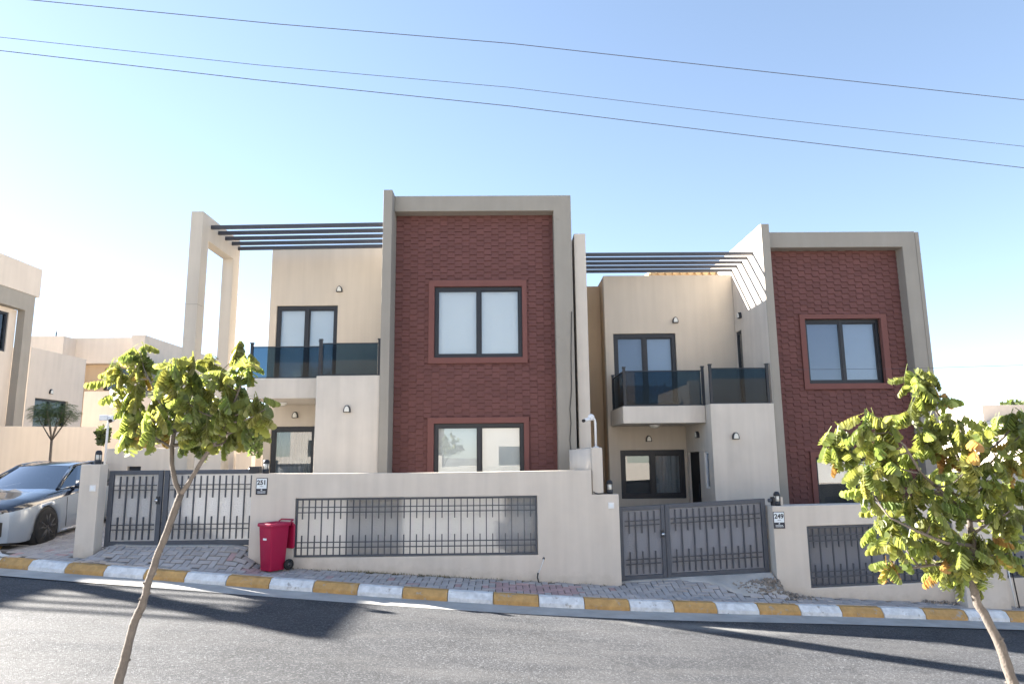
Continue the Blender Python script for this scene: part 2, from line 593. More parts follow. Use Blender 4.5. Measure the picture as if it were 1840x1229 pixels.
# ---------------------------------------------------------------- terrain shape
ZX = [-60, -30, -9, -4.6, -1.3, 2.1, 5.5, 8, 12, 30, 60]
ZZ = [2.2, 1.5, .62, .38, .155, -.05, -.28, -.42, -.62, -1.5, -2.4]
KX = [-60, -30, -12, -9.2, -7.4, -5.7, -4.2, -2.8, -1.4, 0, 1.4, 2.8, 4.7, 5.8, 7.1, 8.6, 12, 30, 60]
KY = [14.5, 13.5, 12.85, 12.72, 12.4, 12.15, 11.96, 11.85, 11.76, 11.69, 11.68, 11.80, 12.08, 12.22, 12.31, 12.36, 12.5, 13.2, 14.5]
def smooth(xs, ys, x, w):
    t = np.linspace(-w, w, 9)
    return float(np.mean(np.interp(x+t, xs, ys)))
def zr(x): return smooth(ZX, ZZ, x, 1.6)
def ky(x): return smooth(KX, KY, x, 0.7)
def sstep(a, b, x):
    t = min(1, max(0, (x-a)/(b-a)))
    return t*t*(3-2*t)
KH = 0.16
def sw(x, y):
    """top of the pavement"""
    z = zr(x)+KH+0.012*(y-ky(x))
    z += 0.055*max(0, y-12.7)*sstep(-6.5, -8.5, x)
    up = sstep(12.35, 13.3, y)
    z += up*(0.30*sstep(-7.7, -7.2, x)*sstep(-4.3, -4.9, x))*(0.75+0.25*sstep(-7, -5, x))
    z += up*sstep(2.0, 2.3, x)*sstep(5.12, 4.95, x)*(0.03+0.115*(x-2.1))
    return z

def sheet(name, xs, ysf, zf, m, ny, kind='structure'):
    mb = MB()
    vs = []
    for x in xs:
        y0, y1 = ysf(x)
        for j in range(ny+1):
            y = y0+(y1-y0)*j/ny
            vs.append((x, y, zf(x, y)))
    fs = []
    for i in range(len(xs)-1):
        for j in range(ny):
            a = i*(ny+1)+j
            fs.append((a, a+ny+1, a+ny+2, a+1))
    mb.add(vs, fs, 0, True)
    o = mb.build(name, m, None, fix=False)
    o['kind'] = kind
    return o

XS = [-60, -45, -30, -22, -16]+[-13+0.25*i for i in range(109)]+[17, 22, 30, 45, 60]
def zground(x, y):
    return zr(x)-0.10+(0.045*min(60, max(0, y-13.5)) if y > 13.5 else 0)*(1 if x < 4 else 0.3)
sheet('ground', [-900, -300, -120]+XS+[120, 300, 900], lambda x: (-300, 900),
      lambda x, y: zground(max(-60, min(60, x)), y), MT['dirt'], 160)
sheet('road', XS, lambda x: (5.2, ky(x)-0.53), lambda x, y: zr(x)-0.012*sstep(11.2, 12.0, y), MT['asphalt'], 30)
sheet('gutter', XS, lambda x: (ky(x)-0.56, ky(x)+0.02), lambda x, y: zr(x)+0.004, MT['concrete'], 2)
sheet('near_pavement', XS, lambda x: (-4.0, 5.0), lambda x, y: zr(x)+0.14, MT['concrete'], 4)
nk = MB()
for i in range(len(XS)-1):
    a, b = XS[i], XS[i+1]
    nk.add([(a, 5.0, zr(a)-.05), (b, 5.0, zr(b)-.05), (b, 5.2, zr(b)-.05), (a, 5.2, zr(a)-.05),
            (a, 5.0, zr(a)+.15), (b, 5.0, zr(b)+.15), (b, 5.2, zr(b)+.13), (a, 5.2, zr(a)+.13)],
           [(4, 5, 6, 7), (3, 2, 6, 7), (0, 1, 5, 4)])
nk.build('near_kerb', MT['concrete'], None, kind='structure')

# ---------------------------------------------------------------- kerb of painted stones
kerb = bpy.data.objects.new('kerb', None)
COL.objects.link(kerb)
kerb['kind'] = 'structure'
path = [(-13.0, 15.2), (-11.4, 14.75), (-10.4, 14.25), (-9.9, 13.75), (-9.65, 13.3), (-9.35, 12.97), (-8.9, 12.74), (-8.4, 12.6)]
x = -8.0
while x < 16.2:
    path.append((x, ky(x)))
    x += 0.4
def resample(p, step):
    out, acc = [p[0]], 0.0
    for i in range(len(p)-1):
        a, b = Vector((*p[i], 0)), Vector((*p[i+1], 0))
        l = (b-a).length
        t = step-acc
        while t <= l:
            q = a+(b-a)*(t/l)
            out.append((q.x, q.y))
            t += step
        acc = (acc+l) % step
    return out
# put a joint at the measured yellow/white joint (-3.18)
fine = resample(path, 0.03)
j0 = min(range(len(fine)), key=lambda i: abs(fine[i][0]+3.18)+(0 if fine[i][0] > -8 else 9))
STEP = 25                                   # 0.75 m stones
start = j0 % STEP
k = 0
prof = [(0.0, -0.25), (0.0, 0.065), (0.075, 0.145), (0.09, 0.156), (0.20, KH), (0.20, -0.25)]
for i in range(start, len(fine)-STEP-1, STEP):
    seg = fine[i:i+STEP+1:5]
    idx = (i-j0)//STEP
    yellow = idx % 2 == 0
    vs = []
    jz = uni(-.004, .004)
    L = len(seg)
    for q, (x, y) in enumerate(seg):
        a, b = seg[max(0, q-1)], seg[min(L-1, q+1)]
        t = Vector((b[0]-a[0], b[1]-a[1], 0)).normalized()
        n = Vector((-t.y, t.x, 0))
        gap = t*(0.006 if q == 0 else -0.006 if q == L-1 else 0)
        zb = zr(x)+(0.055*max(0, y-12.7) if x < -8 else 0)+jz
        for d, h in prof:
            p = Vector((x, y, 0))+gap+n*d
            vs.append((p.x, p.y, zb+h))
    m = len(prof)
    fs = []
    for q in range(L-1):
        for e in range(m-1):
            fs.append((q*m+e, q*m+e+1, (q+1)*m+e+1, (q+1)*m+e))
    fs.append(tuple(range(m)))
    fs.append(tuple((L-1)*m+e for e in reversed(range(m))))
    o = MB().add(vs, fs).build('kerb_stone', MT['kerb_yellow' if yellow else 'kerb_white'], kerb, bevel=0.006)
    o['label'] = 'yellow painted kerb stone' if yellow else 'white painted kerb stone'

# ---------------------------------------------------------------- pavement and pavers
def back(x):
    if x < -7.85: return 20.0
    if -7.45 < x < -4.68: return 13.36
    if 2.14 < x < 4.98: return 13.30
    return 13.02
pav = sheet('pavement', [-10.6+0.2*i for i in range(134)], lambda x: (max(ky(x)+0.19, (13.3+max(0, (-9.4-x))*1.0) if x < -9.2 else 0), back(x)),
            lambda x, y: sw(x, y)-0.018, MT['sand'], 16)
def pave_mesh(lx, ly, m):
    mb = MB()
    a, b, h, c = lx/2, ly/2, 0.045, 0.006
    vs = [(-a, -b, -h), (a, -b, -h), (a, b, -h), (-a, b, -h),
          (-a, -b, -c), (a, -b, -c), (a, b, -c), (-a, b, -c),
          (-a+c, -b+c, 0), (a-c, -b+c, 0), (a-c, b-c, 0), (-a+c, b-c, 0)]
    fs = [(8, 9, 10, 11)]
    for o in (0, 4):
        fs += [(o+i, o+(i+1) % 4, o+4+(i+1) % 4, o+4+i) for i in range(4)]
    mb.add(vs, fs)
    return mb, mb.mesh('paver', [m])
def ffr(x): return 13.12-0.50*sstep(3.2, 4.3, x)+0.05*math.sin(x*7)
U = 0.118
G = 0.013
pm = {}
for kind_ in ('paver', 'paver_red'):
    pm[kind_, 0] = pave_mesh(2*U-G, U-G, MT[kind_])
    pm[kind_, 1] = pave_mesh(U-G, 2*U-G, MT[kind_])
spots = []
cut_blocks = []
for i in range(-100, 90):
    for j in range(-4, 76):
        t = (i-j) % 4
        if t == 0: cx, cy, o = i+1.0, j+0.5, 0          # lies along x
        elif t == 3: cx, cy, o = i+0.5, j+1.0, 1        # lies along y
        else: continue
        x, y = cx*U+0.2, cy*U+11.7
        hx, hy = (U, U/2) if o == 0 else (U/2, U)
        if x < -10.2 or x > 10.2: continue
        if y+hy > back(x)+0.05: continue
        lim = ky(x)+0.206
        if y-hy < lim:
            if y+hy-lim > 0.03 and x > -8.2:                # block cut to fit against the kerb
                cut_blocks.append((x-hx+G/2, x+hx-G/2, lim, y+hy-G/2))
            continue
        if x < -9.05 and y < 13.35+max(0, (-9.4-x))*1.15+(0.35 if x < -9.4 else 0): continue
        if x < -7.85 and y > 16.5: continue
        if 3.2 < x < 5.1 and y > ffr(x)+0.06+uni(-.03, .03): continue  # covered by the cement fillet
        red = (math.sin(x*1.1+0.4)+math.sin(x*2.3+1.0)*0.6 > 0.55 and y < 12.75 and -4.6 < x < 3.0) or rnd() < 0.03
        spots.append((Vector((x, y, sw(x, y))), o, 'paver_red' if red else 'paver'))
def shown(p):
    d = p-Vector((0, 0, CAMZ))
    w = d.dot(f_)
    x, y = 920+FPX*d.dot(r_)/w, 614.5-FPX*d.dot(u_)/w
    return 0 < x < 1840 and 0 < y < 1229
order = sorted(range(len(spots)), key=lambda q: (not shown(spots[q][0]), spots[q][0].length))
rest = {'paver': MB(), 'paver_red': MB()}
for n, q in enumerate(order):
    p, o, kd = spots[q]
    p = p+Vector((uni(-.002, .002), uni(-.002, .002), uni(-.006, .004)))
    sx = (sw(p.x+.1, p.y)-sw(p.x-.1, p.y))/.2
    sy = (sw(p.x, p.y+.1)-sw(p.x, p.y-.1))/.2
    e = Euler((math.atan(sy)+uni(-.015, .015), -math.atan(sx)+uni(-.015, .015), uni(-.02, .02)))
    if n < 300:
        ob = link('paver', pm[kd, o][1], pav, loc=p)
        ob.rotation_euler = e
        if kd == 'paver_red': ob['label'] = 'dull red paving block'
    else:
        R = e.to_matrix()
        mbp = pm[kd, o][0]
        rest[kd].add([R @ Vector(v)+p for v in mbp.v], mbp.f)
for (xa, xb, yl, yh) in cut_blocks:
    rest['paver'].box(xa, xb, yl, yh, -.05, 0, shear=lambda q, yy=(yl+yh)/2: sw(q, yy)+.0005)
for kd, mb in rest.items():
    if mb.v: mb.build('paving_blocks', MT[kd], pav, kind='stuff')
# cement threshold and fillet at the gates
mb = MB()
for (a, b, y0, y1) in ((-7.45, -4.68, 13.2, 13.42), (2.16, 4.97, 13.14, 13.36)):
    n = 12
    for i in range(n):
        xa, xb = a+(b-a)*i/n, a+(b-a)*(i+1)/n
        za, zb = sw(xa, y0)+0.012, sw(xb, y0)+0.012
        mb.add([(xa, y0, za-.2), (xb, y0, zb-.2), (xb, y0, zb), (xa, y0, za), (xa, y1, za+.02), (xb, y1, zb+.02)],
               [(0, 1, 2, 3), (3, 2, 5, 4)])
mb.build('threshold', MT['concrete'], pav)
mb = MB()
n, k2 = 60, 12
vs = []
for i in range(n+1):
    x = 3.25+1.95*i/n
    for j in range(k2+1):
        t = j/k2
        y = 13.16+(ffr(x)-13.16)*t
        z = sw(x, y)+0.022*(1-t)+0.006*math.sin(x*9+y*14)+uni(-.004, .004)
        vs.append((x, y, z-(0.03 if j == k2 else 0)))
fs = [(i*(k2+1)+j, (i+1)*(k2+1)+j, (i+1)*(k2+1)+j+1, i*(k2+1)+j+1) for i in range(n) for j in range(k2)]
mb.add(vs, fs, 0, True).build('cement_fillet', MT['concrete'], pav, fix=False)
mb = MB()
def stone(mb, c, r):
    ico = [(0, 0, 1), (.9, 0, .3), (.28, .85, .3), (-.72, .53, .3), (-.72, -.53, .3), (.28, -.85, .3), (0, 0, -1)]
    R = Euler((uni(0, 6), uni(0, 6), uni(0, 6))).to_matrix()
    vs = [R @ Vector((v[0]*r*uni(.7, 1.2), v[1]*r*uni(.7, 1.2), v[2]*r*uni(.5, .9)))+Vector(c) for v in ico]
    mb.add(vs, [(0, i, i % 5+1) for i in range(1, 6)]+[(6, i % 5+1, i) for i in range(1, 6)])
for i in range(420):
    x = 4.15+abs(random.gauss(0.75, .33)); y = 12.98-abs(random.gauss(0, .17))-0.02
    stone(mb, (x, y, sw(x, y)+uni(0, .09)*max(0, 1-abs(x-5.0)/.6)*max(0, 1-(12.95-y)/.4)), uni(.01, .042))
for i in range(70):
    x = uni(7.6, 8.6); y = 12.97-abs(random.gauss(0, .08))
    stone(mb, (x, y, sw(x, 12.8)+uni(0, .04)), uni(.01, .035))
mb.build('rubble', MT['rock'], None, kind='stuff')
mb = MB()
for i in range(520):                         # crumbs and dry weeds along the wall foot
    x = random.choice([uni(-4.6, 2.1), random.gauss(-2.4, .2), random.gauss(-1.4, .5), uni(-4.6, 0)])
    y = 12.985-abs(random.gauss(0, .02))
    z = sw(x, y)
    if rnd() < .55: stone(mb, (x, y, z), uni(.006, .016))
    else:
        a = uni(0, 6.28); h = uni(.02, .055); d = uni(.01, .03)
        mb.add([(x-.004, y, z), (x+.004, y, z), (x+d*math.cos(a), y-abs(d*math.sin(a)), z+h)], [(0, 1, 2)])
mb.build('wall_foot_weeds', MT['weed'], None, kind='stuff', fix=False)

# ---------------------------------------------------------------- building pieces
def window(parent, u0, u1, v0, v1, t, fn=FXZ, fw=0.07, mull=None, inside='blind', pane='pane', din=0.10, s=1,
           name='window', depth=0.07, label=None, frame='charcoal', open_bar=True):
    """aluminium window: frame mesh > two panes and what hangs behind them. s = +1 when the inside lies at larger t"""
    mull = [(u0+u1)/2] if mull is None else mull
    hs, us = [], [u0]+list(mull)+[u1]
    for i in range(len(us)-1):
        hs.append((us[i]+(fw if i == 0 else fw*.5), us[i+1]-(fw if i == len(us)-2 else fw*.5), v0+fw, v1-fw*1.15))
    w = holes_plate(u0, u1, v0, v1, hs, fn, t, t+depth*s).build(name, MT[frame], parent, bevel=0.006)
    if label: w['label'] = label
    for k, h in enumerate(hs):
        # a sliding sash of its own, one in front of the other
        d = 0.012*s+0.02*s*(k % 2)
        sf = 0.028
        holes_plate(h[0]-.004, h[1]+.004, h[2]-.004, h[3]+.004, [(h[0]+sf, h[1]-sf, h[2]+sf, h[3]-sf)], fn, t+d, t+d+.03*s).build('sash', MT[frame], w)
        q = t+d+0.015*s
        MB().prism([(h[0]+.01, h[2]+.01), (h[1]-.01, h[2]+.01), (h[1]-.01, h[3]-.01), (h[0]+.01, h[3]-.01)],
                   lambda a, b: fn(a, b, q), lambda a, b: fn(a, b, q+.004*s)).build('pane', MT[pane], w)
    tb = t+din*s+.02*s
    ins = inside if isinstance(inside, (list, tuple)) else [inside]*len(hs)
    for k, (h, kd) in enumerate(zip(hs, ins)):
        if kd in ('curtain',):
            mb = MB()
            n = int((h[1]-h[0])/0.018)
            vs = []
            for i in range(n+1):
                a = h[0]+(h[1]-h[0])*i/n
                dd = 0.022*math.sin(i*1.15+math.sin(i*.31)*2)+0.012*math.sin(i*.47)
                vs += [fn(a, h[2]-.03, tb+.04*s+dd), fn(a, h[3]+.03, tb+.04*s+dd)]
            mb.add(vs, [(2*i, 2*i+2, 2*i+3, 2*i+1) for i in range(n)], 0, True)
            mb.build('curtain', MT['curtain'], w, fix=False)
        else:
            m = {'blind': 'blind', 'blind_grey': 'blind_grey', 'dim': 'inside'}[kd]
            ex = 0.35 if kd == 'dim' else 0.0
            MB().prism([(h[0]-.05, h[2]-.05), (h[1]+.05, h[2]-.05), (h[1]+.05, h[3]+.05), (h[0]-.05, h[3]+.05)],
                       lambda a, b: fn(a, b, tb+ex*s+.013*k), lambda a, b: fn(a, b, tb+ex*s+.008*s+.013*k)).build('blind' if kd != 'dim' else 'inner_wall', MT[m], w)
    # dark box closing the opening behind
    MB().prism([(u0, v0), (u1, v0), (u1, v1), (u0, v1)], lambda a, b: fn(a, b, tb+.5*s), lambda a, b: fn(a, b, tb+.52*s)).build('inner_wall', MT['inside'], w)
    return w

def wall_lamp(parent, u, v, t, fn=FXZ, s=-1, k=1.0):
    """half-round sconce: dark surround and pale pointed shade, s = direction out of the wall"""
    def arch(w, h, n=10):
        pts = [(-w, 0), (w, 0)]
        for i in range(n+1):
            a = math.pi*i/n
            pts.append((w*math.cos(a)*(1-.12*math.sin(a)), h*(0.30+0.70*math.sin(a)) if 0 < i < n else h*.30))
        return pts
    W_, H_ = 0.078*k, 0.165*k
    A = arch(W_, H_)
    o = MB().prism(A, lambda a, b: fn(u+a, v+b, t+.012*-s*0), lambda a, b: fn(u+a*.97, v+b*.97, t+.075*s)).build('wall_lamp', MT['charcoal'], parent, bevel=.004)
    B = arch(W_*.74, H_*.80)
    MB().prism(B, lambda a, b: fn(u+a, v+.012+b, t+.070*s), lambda a, b: fn(u+a*.9, v+.014+b*.93, t+.094*s)).build('shade', MT['lamp_glass'], o, bevel=.006)
    return o

def ceiling_lamp(parent, x, y, z):
    o = MB().lathe((x, y, z-.03), [(.13, .03), (.13, .012), (.12, 0)], 20).build('ceiling_lamp', MT['white_paint'], parent)
    MB().lathe((x, y, z-.085), [(.03, 0), (.085, .014), (.112, .04), (.115, .056)], 20).build('shade', MT['lamp_glass'], o)

def railing(parent, segs, ztop, zbot, posts):
    """glass balustrade part > posts, rail, glass panels"""
    a, b = segs[0][0], segs[0][1]
    rl = MB()
    for (p, q) in segs:
        p, q = Vector(p), Vector(q)
        d = (q-p).normalized()
        n = Vector((-d.y, d.x))*0.016
        for z0, z1 in ((ztop-.022, ztop), (zbot+.015, zbot+.04)):
            vs = [(*(p+n), z0), (*(q+n), z0), (*(q-n), z0), (*(p-n), z0), (*(p+n), z1), (*(q+n), z1), (*(q-n), z1), (*(p-n), z1)]
            rl.add(vs, [(0, 3, 2, 1), (4, 5, 6, 7), (0, 1, 5, 4), (1, 2, 6, 5), (2, 3, 7, 6), (3, 0, 4, 7)])
    o = rl.build('balustrade', MT['charcoal'], parent)
    for (p, q) in segs:
        p, q = Vector(p), Vector(q)
        d = (q-p).normalized()
        n = Vector((-d.y, d.x))*0.006
        p, q = p+d*.02, q-d*.02
        z0, z1 = zbot+.03, ztop-.012
        vs = [(*(p+n), z0), (*(q+n), z0), (*(q-n), z0), (*(p-n), z0), (*(p+n), z1), (*(q+n), z1), (*(q-n), z1), (*(p-n), z1)]
        MB().add(vs, [(0, 3, 2, 1), (4, 5, 6, 7), (0, 1, 5, 4), (1, 2, 6, 5), (2, 3, 7, 6), (3, 0, 4, 7)]).build('glass_panel', MT['rail_glass'], o)
    for x, y in posts:
        mb = MB().box(x-.03, x+.03, y-.03, y+.03, zbot-.03, ztop+.07)
        mb.box(x-.042, x+.042, y-.042, y+.042, ztop+.07, ztop+.095)
        mb.build('post', MT['charcoal'], o)
    return o

def brick_panel(parent, x0, x1, z0, z1, Y, trims, colw=0.1785, bh=0.147, zsee=2.0):
    """half-drop columns of wedge bricks, each leaning out at its foot"""
    holes = [(a+.02, b-.02, c+.02, d-.02) for a, b, c, d in trims]
    pan = holes_plate(x0, x1, z0, z1, holes, FXZ, Y, Y+.25).build('brick_panel', MT['brick_back'], parent)
    def wedge(w, h):
        g = 0.0006
        a, b, t, d = -w/2+g, w/2-g, 0.008, 0.036
        vs = [(a, .01, 0), (b, .01, 0), (b, .01, h-g), (a, .01, h-g), (a, -d, .004), (b, -d, .004), (b, -t, h-g), (a, -t, h-g)]
        return MB().add(vs, [(0, 1, 2, 3), (4, 7, 6, 5), (0, 4, 5, 1), (1, 5, 6, 2), (2, 6, 7, 3), (3, 7, 4, 0)])
    me = wedge(colw, bh).mesh('brick', [MT['brick']])
    full, part = [], []
    n = int(math.ceil((x1-x0)/colw))
    for i in range(n):
        a, b = x0+i*colw, min(x1, x0+(i+1)*colw)
        z = z0-(bh/2 if i % 2 else 0)
        while z < z1:
            rects = [(a, b, max(z, z0), min(z+bh, z1))]
            for (h0, h1, g0, g1) in trims:
                new = []
                for (p, q, r, s) in rects:
                    if q <= h0 or p >= h1 or s <= g0 or r >= g1:
                        new.append((p, q, r, s))
                        continue
                    cand = [(p, min(q, h0), r, s), (max(p, h1), q, r, s), (p, q, r, min(s, g0)), (p, q, max(r, g1), s)]
                    cand = [c for c in cand if c[1]-c[0] > .02 and c[3]-c[2] > .02]
                    if cand: new.append(max(cand, key=lambda c: (c[1]-c[0])*(c[3]-c[2])))
                rects = new
            for rr in rects:
                if rr[1]-rr[0] > colw-.01 and rr[3]-rr[2] > bh-.005: full.append(rr)
                else: part.append(rr)
            z += bh
    full.sort(key=lambda c: (c[2] < zsee, ((c[0]+c[1])/2)**2+(c[2]-CAMZ)**2))
    mb = MB()
    for q, c in enumerate(full):
        p = Vector(((c[0]+c[1])/2, Y+uni(-.003, .002), c[2]))
        if q < 300:
            o = link('brick', me, pan, loc=p)
            o.rotation_euler = (uni(-.02, .02), uni(-.006, .006), uni(-.02, .02))
        else:
            w = wedge(colw, bh)
            mb.add([Vector(v)+p for v in w.v], w.f)
    for c in part:
        w = wedge(c[1]-c[0], c[3]-c[2])
        p = Vector(((c[0]+c[1])/2, Y, c[2]))
        mb.add([Vector(v)+p for v in w.v], w.f)
    mb.build('brickwork', MT['brick'], pan, kind='stuff')
    return pan

def trim_frame(parent, o, i, Y):
    return holes_plate(o[0], o[1], o[2], o[3], [i], FXZ, Y-.075, Y+.05).build('window_trim', MT['trim'], parent, bevel=.006)

# ---------------------------------------------------------------- house 251
H1 = thing('house', 'cream house behind the crimson bin, with a pergola portal and a tall red brick panel', 'house', 'twin modern houses with red brick panels')
MB().box(-2.79, -2.58, 15.42, 22, .1, 8.72).build('frame_wall', MT['grey'], H1, bevel=.012)
holes_plate(-2.577, 1.68, .1, 8.70, [(-2.577, 1.255, .1, 8.31)], FXZ, 15.78, 16.4).build('brick_surround', MT['grey'], H1, bevel=.012)
TO1u, TI1u = (-1.77, .59, 4.64, 6.66), (-1.63, .475, 4.78, 6.51)
TO1l, TI1l = (-1.77, .60, 1.1, 3.37), (-1.62, .48, 1.24, 3.23)
brick_panel(H1, -2.577, 1.255, .1, 8.31, 16.11, [TO1u, TO1l])
for o, i in ((TO1u, TI1u), (TO1l, TI1l)):
    trim_frame(H1, o, i, 16.11)
window(H1, *TI1u, 16.13, fw=.075, mull=[-.565], inside='blind', label='upper window with white blinds drawn')
window(H1, *TI1l, 16.13, fw=.075, mull=[-.56], inside='blind', label='lower window mirroring the houses across the road')
MB().box(-2.57, 1.67, 16.95, 27, .1, 8.55).build('rear_block', MT['stucco'], H1, bevel=.01)
# cream room with the balcony
D1u, D1l = (-6.05, -4.42, 4.30, 6.50), (-6.05, -3.6, .75, 3.28)
holes_plate(-6.24, -2.79, .2, 8.09, [D1u, D1l], FXZ, 18.0, 18.25).build('room_wall', MT['stucco'], H1, bevel=.012)
mb = MB().box(-6.24, -6.0, 18.26, 27, .2, 8.09)
mb.box(-5.99, -2.8, 18.26, 27, 7.6, 7.8).build('side_wall', MT['stucco'], H1)
window(H1, *D1u, 18.05, fw=.09, inside='blind', name='balcony_door')
window(H1, *D1l, 18.05, fw=.10, mull=[-4.93], inside='curtain', name='sliding_door', pane='pane')
wall_lamp(H1, -4.38, 6.86, 18.0)
wall_lamp(H1, -5.43, 3.50, 18.0)
holes_plate(-4.24, -2.80, .2, 4.31, [], FXZ, 15.5, 17.98).build('entrance_block', MT['stucco_wall'], H1, bevel=.012)
wall_lamp(H1, at(624, 741, 15.5).x, at(624, 741, 15.5).z, 15.5)
MB().box(-5.98, -4.26, 15.95, 17.98, 3.84, 4.31).build('balcony_slab', MT['stucco_wall'], H1, bevel=.012)
ceiling_lamp(H1, -5.55, 17.2, 3.84)
railing(H1, [((-5.93, 16.05), (-4.22, 16.05)), ((-4.17, 15.62), (-2.86, 15.62))], 5.08, 4.31,
        [(-5.93, 16.05), (-4.26, 15.85), (-4.19, 15.62), (-2.84, 15.62)])
# portal and pergola
YB, YT = (15.2, 17.48), 8.13
us, vs = [15.2, 15.57, 17.06, 17.48], [.2, 7.53, 8.13]
plate(us, vs, lambda i, j: j == 1 or i != 1, FYZ, -7.18, -6.90).build('pergola_portal', MT['stucco'], H1, bevel=.012)
for k in range(5):
    y = 15.66+.42*k
    MB().box(-6.92, -2.785, y-.03, y+.03, 7.845, 7.935, shear=lambda x: .012*(x+6.9)).build('pergola_bar', MT['pergola'], H1)
# loose cable on the frame
MB().box(-7.183, -6.897, 15.197, 15.45, 5.925, 5.935).build('joint_line', MT['grey'], H1)
pts = [at(x, y, 15.76) for x, y in ((1027, 560), (1026, 640), (1027, 700), (1024, 735), (1026, 760), (1024, 790), (1026, 812), (1025, 835))]
MB().tube(pts, .009, 5).build('loose_cable', MT['black'], H1)

# ---------------------------------------------------------------- house 249
H2 = thing('house', 'cream house on lower ground with a red brick panel behind the right tree', 'house', 'twin modern houses with red brick panels')
MB().box(1.76, 2.04, 16.0, 21, -.3, 7.80).build('frame_wall', MT['stucco_wall'], H2, bevel=.012)
SD = (17.75, 18.17, 3.64, 5.70)
holes_plate(15.95, 22, -.4, 8.0, [SD], FYZ, 6.33, 6.53).build('frame_wall', MT['stucco_wall'], H2, bevel=.012)
MB().box(6.335, 6.527, 15.925, 15.948, -.4, 7.99).build('frame_edge', MT['grey'], H2)
holes_plate(6.533, 10.30, -.6, 7.89, [(6.533, 9.96, -.6, 7.49)], FXZ, 16.25, 16.9).build('brick_surround', MT['grey'], H2, bevel=.012)
MB().box(10.318, 10.42, 16.275, 24, -.6, 7.88).build('end_slab', MT['grey'], H2, bevel=.008)
TO2u, TI2u = (7.36, 9.53, 3.99, 5.85), (7.49, 9.38, 4.13, 5.74)
TO2l, TI2l = (7.36, 9.55, .2, 2.50), (7.48, 9.40, .34, 2.36)
brick_panel(H2, 6.533, 9.96, -.6, 7.49, 16.58, [TO2u, TO2l], zsee=1.5)
for o, i in ((TO2u, TI2u), (TO2l, TI2l)):
    trim_frame(H2, o, i, 16.58)
window(H2, *TI2u, 16.66, fw=.075, mull=[8.44], inside=['blind_grey', 'blind'], pane='pane_dark', label='upper window with grey panes')
window(H2, *TI2l, 16.66, fw=.075, mull=[8.44], inside=['dim', 'dim'], pane='pane')
MB().box(7.5, 9.4, 16.80, 16.81, 1.75, 2.36).build('roller_blind', MT['blind'], H2)
MB().box(6.54, 10.29, 17.5, 26, -.6, 7.75).build('rear_block', MT['stucco'], H2, bevel=.01)
D2u, D2l = (3.0, 4.69, 3.7, 5.70), (3.08, 4.78, 1.33, 2.58)
holes_plate(2.78, 6.328, -.2, 7.32, [D2u, D2l], FXZ, 18.2, 18.45).build('room_wall', MT['stucco'], H2, bevel=.012)
MB().box(2.80, 6.31, 18.46, 26, 6.9, 7.0).box(2.785, 3.0, 18.46, 26, -.2, 7.31).build('side_wall', MT['stucco_tan_and_bounce'], H2)
MB().box(2.3, 2.778, 18.9, 19.2, -.3, 7.2).build('return_wall', MT['stucco_tan_and_bounce'], H2, bevel=.012)  # tan here is painted warm bounce inside the recess
MB().box(2.045, 2.298, 18.5, 18.9, -.3, 7.1).build('return_wall', MT['stucco_tan_and_bounce'], H2, bevel=.012)
window(H2, *D2u, 18.25, fw=.10, inside=['blind_grey', 'blind'], pane='pane_dark', name='balcony_door')
window(H2, *D2l, 18.25, fw=.11, mull=[3.93], inside=['dim', 'curtain'], name='sliding_door')
wall_lamp(H2, 4.70, 5.98, 18.2)
wall_lamp(H2, 3.84, 2.80, 18.2)
# entrance block and its side with the front door
ED, EW = (17.05, 18.0, .75, 2.52), (16.28, 16.62, 1.66, 2.52)
holes_plate(4.83, 6.325, -.2, 3.62, [], FXZ, 15.9, 16.1).build('entrance_block', MT['stucco_wall'], H2, bevel=.012)
holes_plate(16.102, 18.19, -.2, 3.62, [ED, EW], FYZ, 4.835, 5.0).build('entrance_side', MT['stucco_wall'], H2, bevel=.008)
dr = MB().box(4.87, 4.92, ED[0]+.02, ED[1]-.02, ED[2], ED[3]-.02).build('front_door', MT['door'], H2, bevel=.006)
MB().box(4.82, 4.87, 17.12, 17.16, 1.4, 1.75).build('handle', MT['charcoal'], dr)
wd = holes_plate(EW[0], EW[1], EW[2], EW[3], [(EW[0]+.04, EW[1]-.04, EW[2]+.04, EW[3]-.04)], FYZ, 4.86, 4.92).build('slit_window', MT['white_paint'], H2)
MB().box(4.885, 4.893, EW[0]+.04, EW[1]-.04, EW[2]+.04, EW[3]-.04).build('pane', MT['pane_dark'], wd)
MB().box(4.96, 4.98, EW[0], EW[1], EW[2], EW[3]).build('inner_wall', MT['door'], wd)
wall_lamp(H2, 5.37, at(1333, 789, 15.9).z, 15.9)
wall_lamp(H2, 17.0, 2.86, 4.835, FYZ)
wall_lamp(H2, 17.7, 6.0, 6.33, FYZ)
MB().box(5.002, 6.325, 16.102, 18.19, 3.4, 3.61).build('terrace_floor', MT['stucco_wall'], H2)
MB().box(2.86, 4.826, 16.3, 18.19, 3.20, 3.61).build('balcony_slab', MT['stucco_wall'], H2, bevel=.012)
ceiling_lamp(H2, 3.82, 17.3, 3.20)
railing(H2, [((2.93, 18.1), (2.93, 16.40)), ((2.93, 16.40), (4.80, 16.40)), ((4.90, 16.0), (6.26, 16.0))], 4.47, 3.61,
        [(2.93, 18.1), (2.93, 16.40), (4.83, 16.38), (4.90, 16.0), (6.25, 16.0)])
for k in range(5):
    y = 16.58+.40*k
    MB().box(2.035, 6.335, y-.025, y+.025, 7.397, 7.480).build('pergola_bar', MT['pergola'], H2)
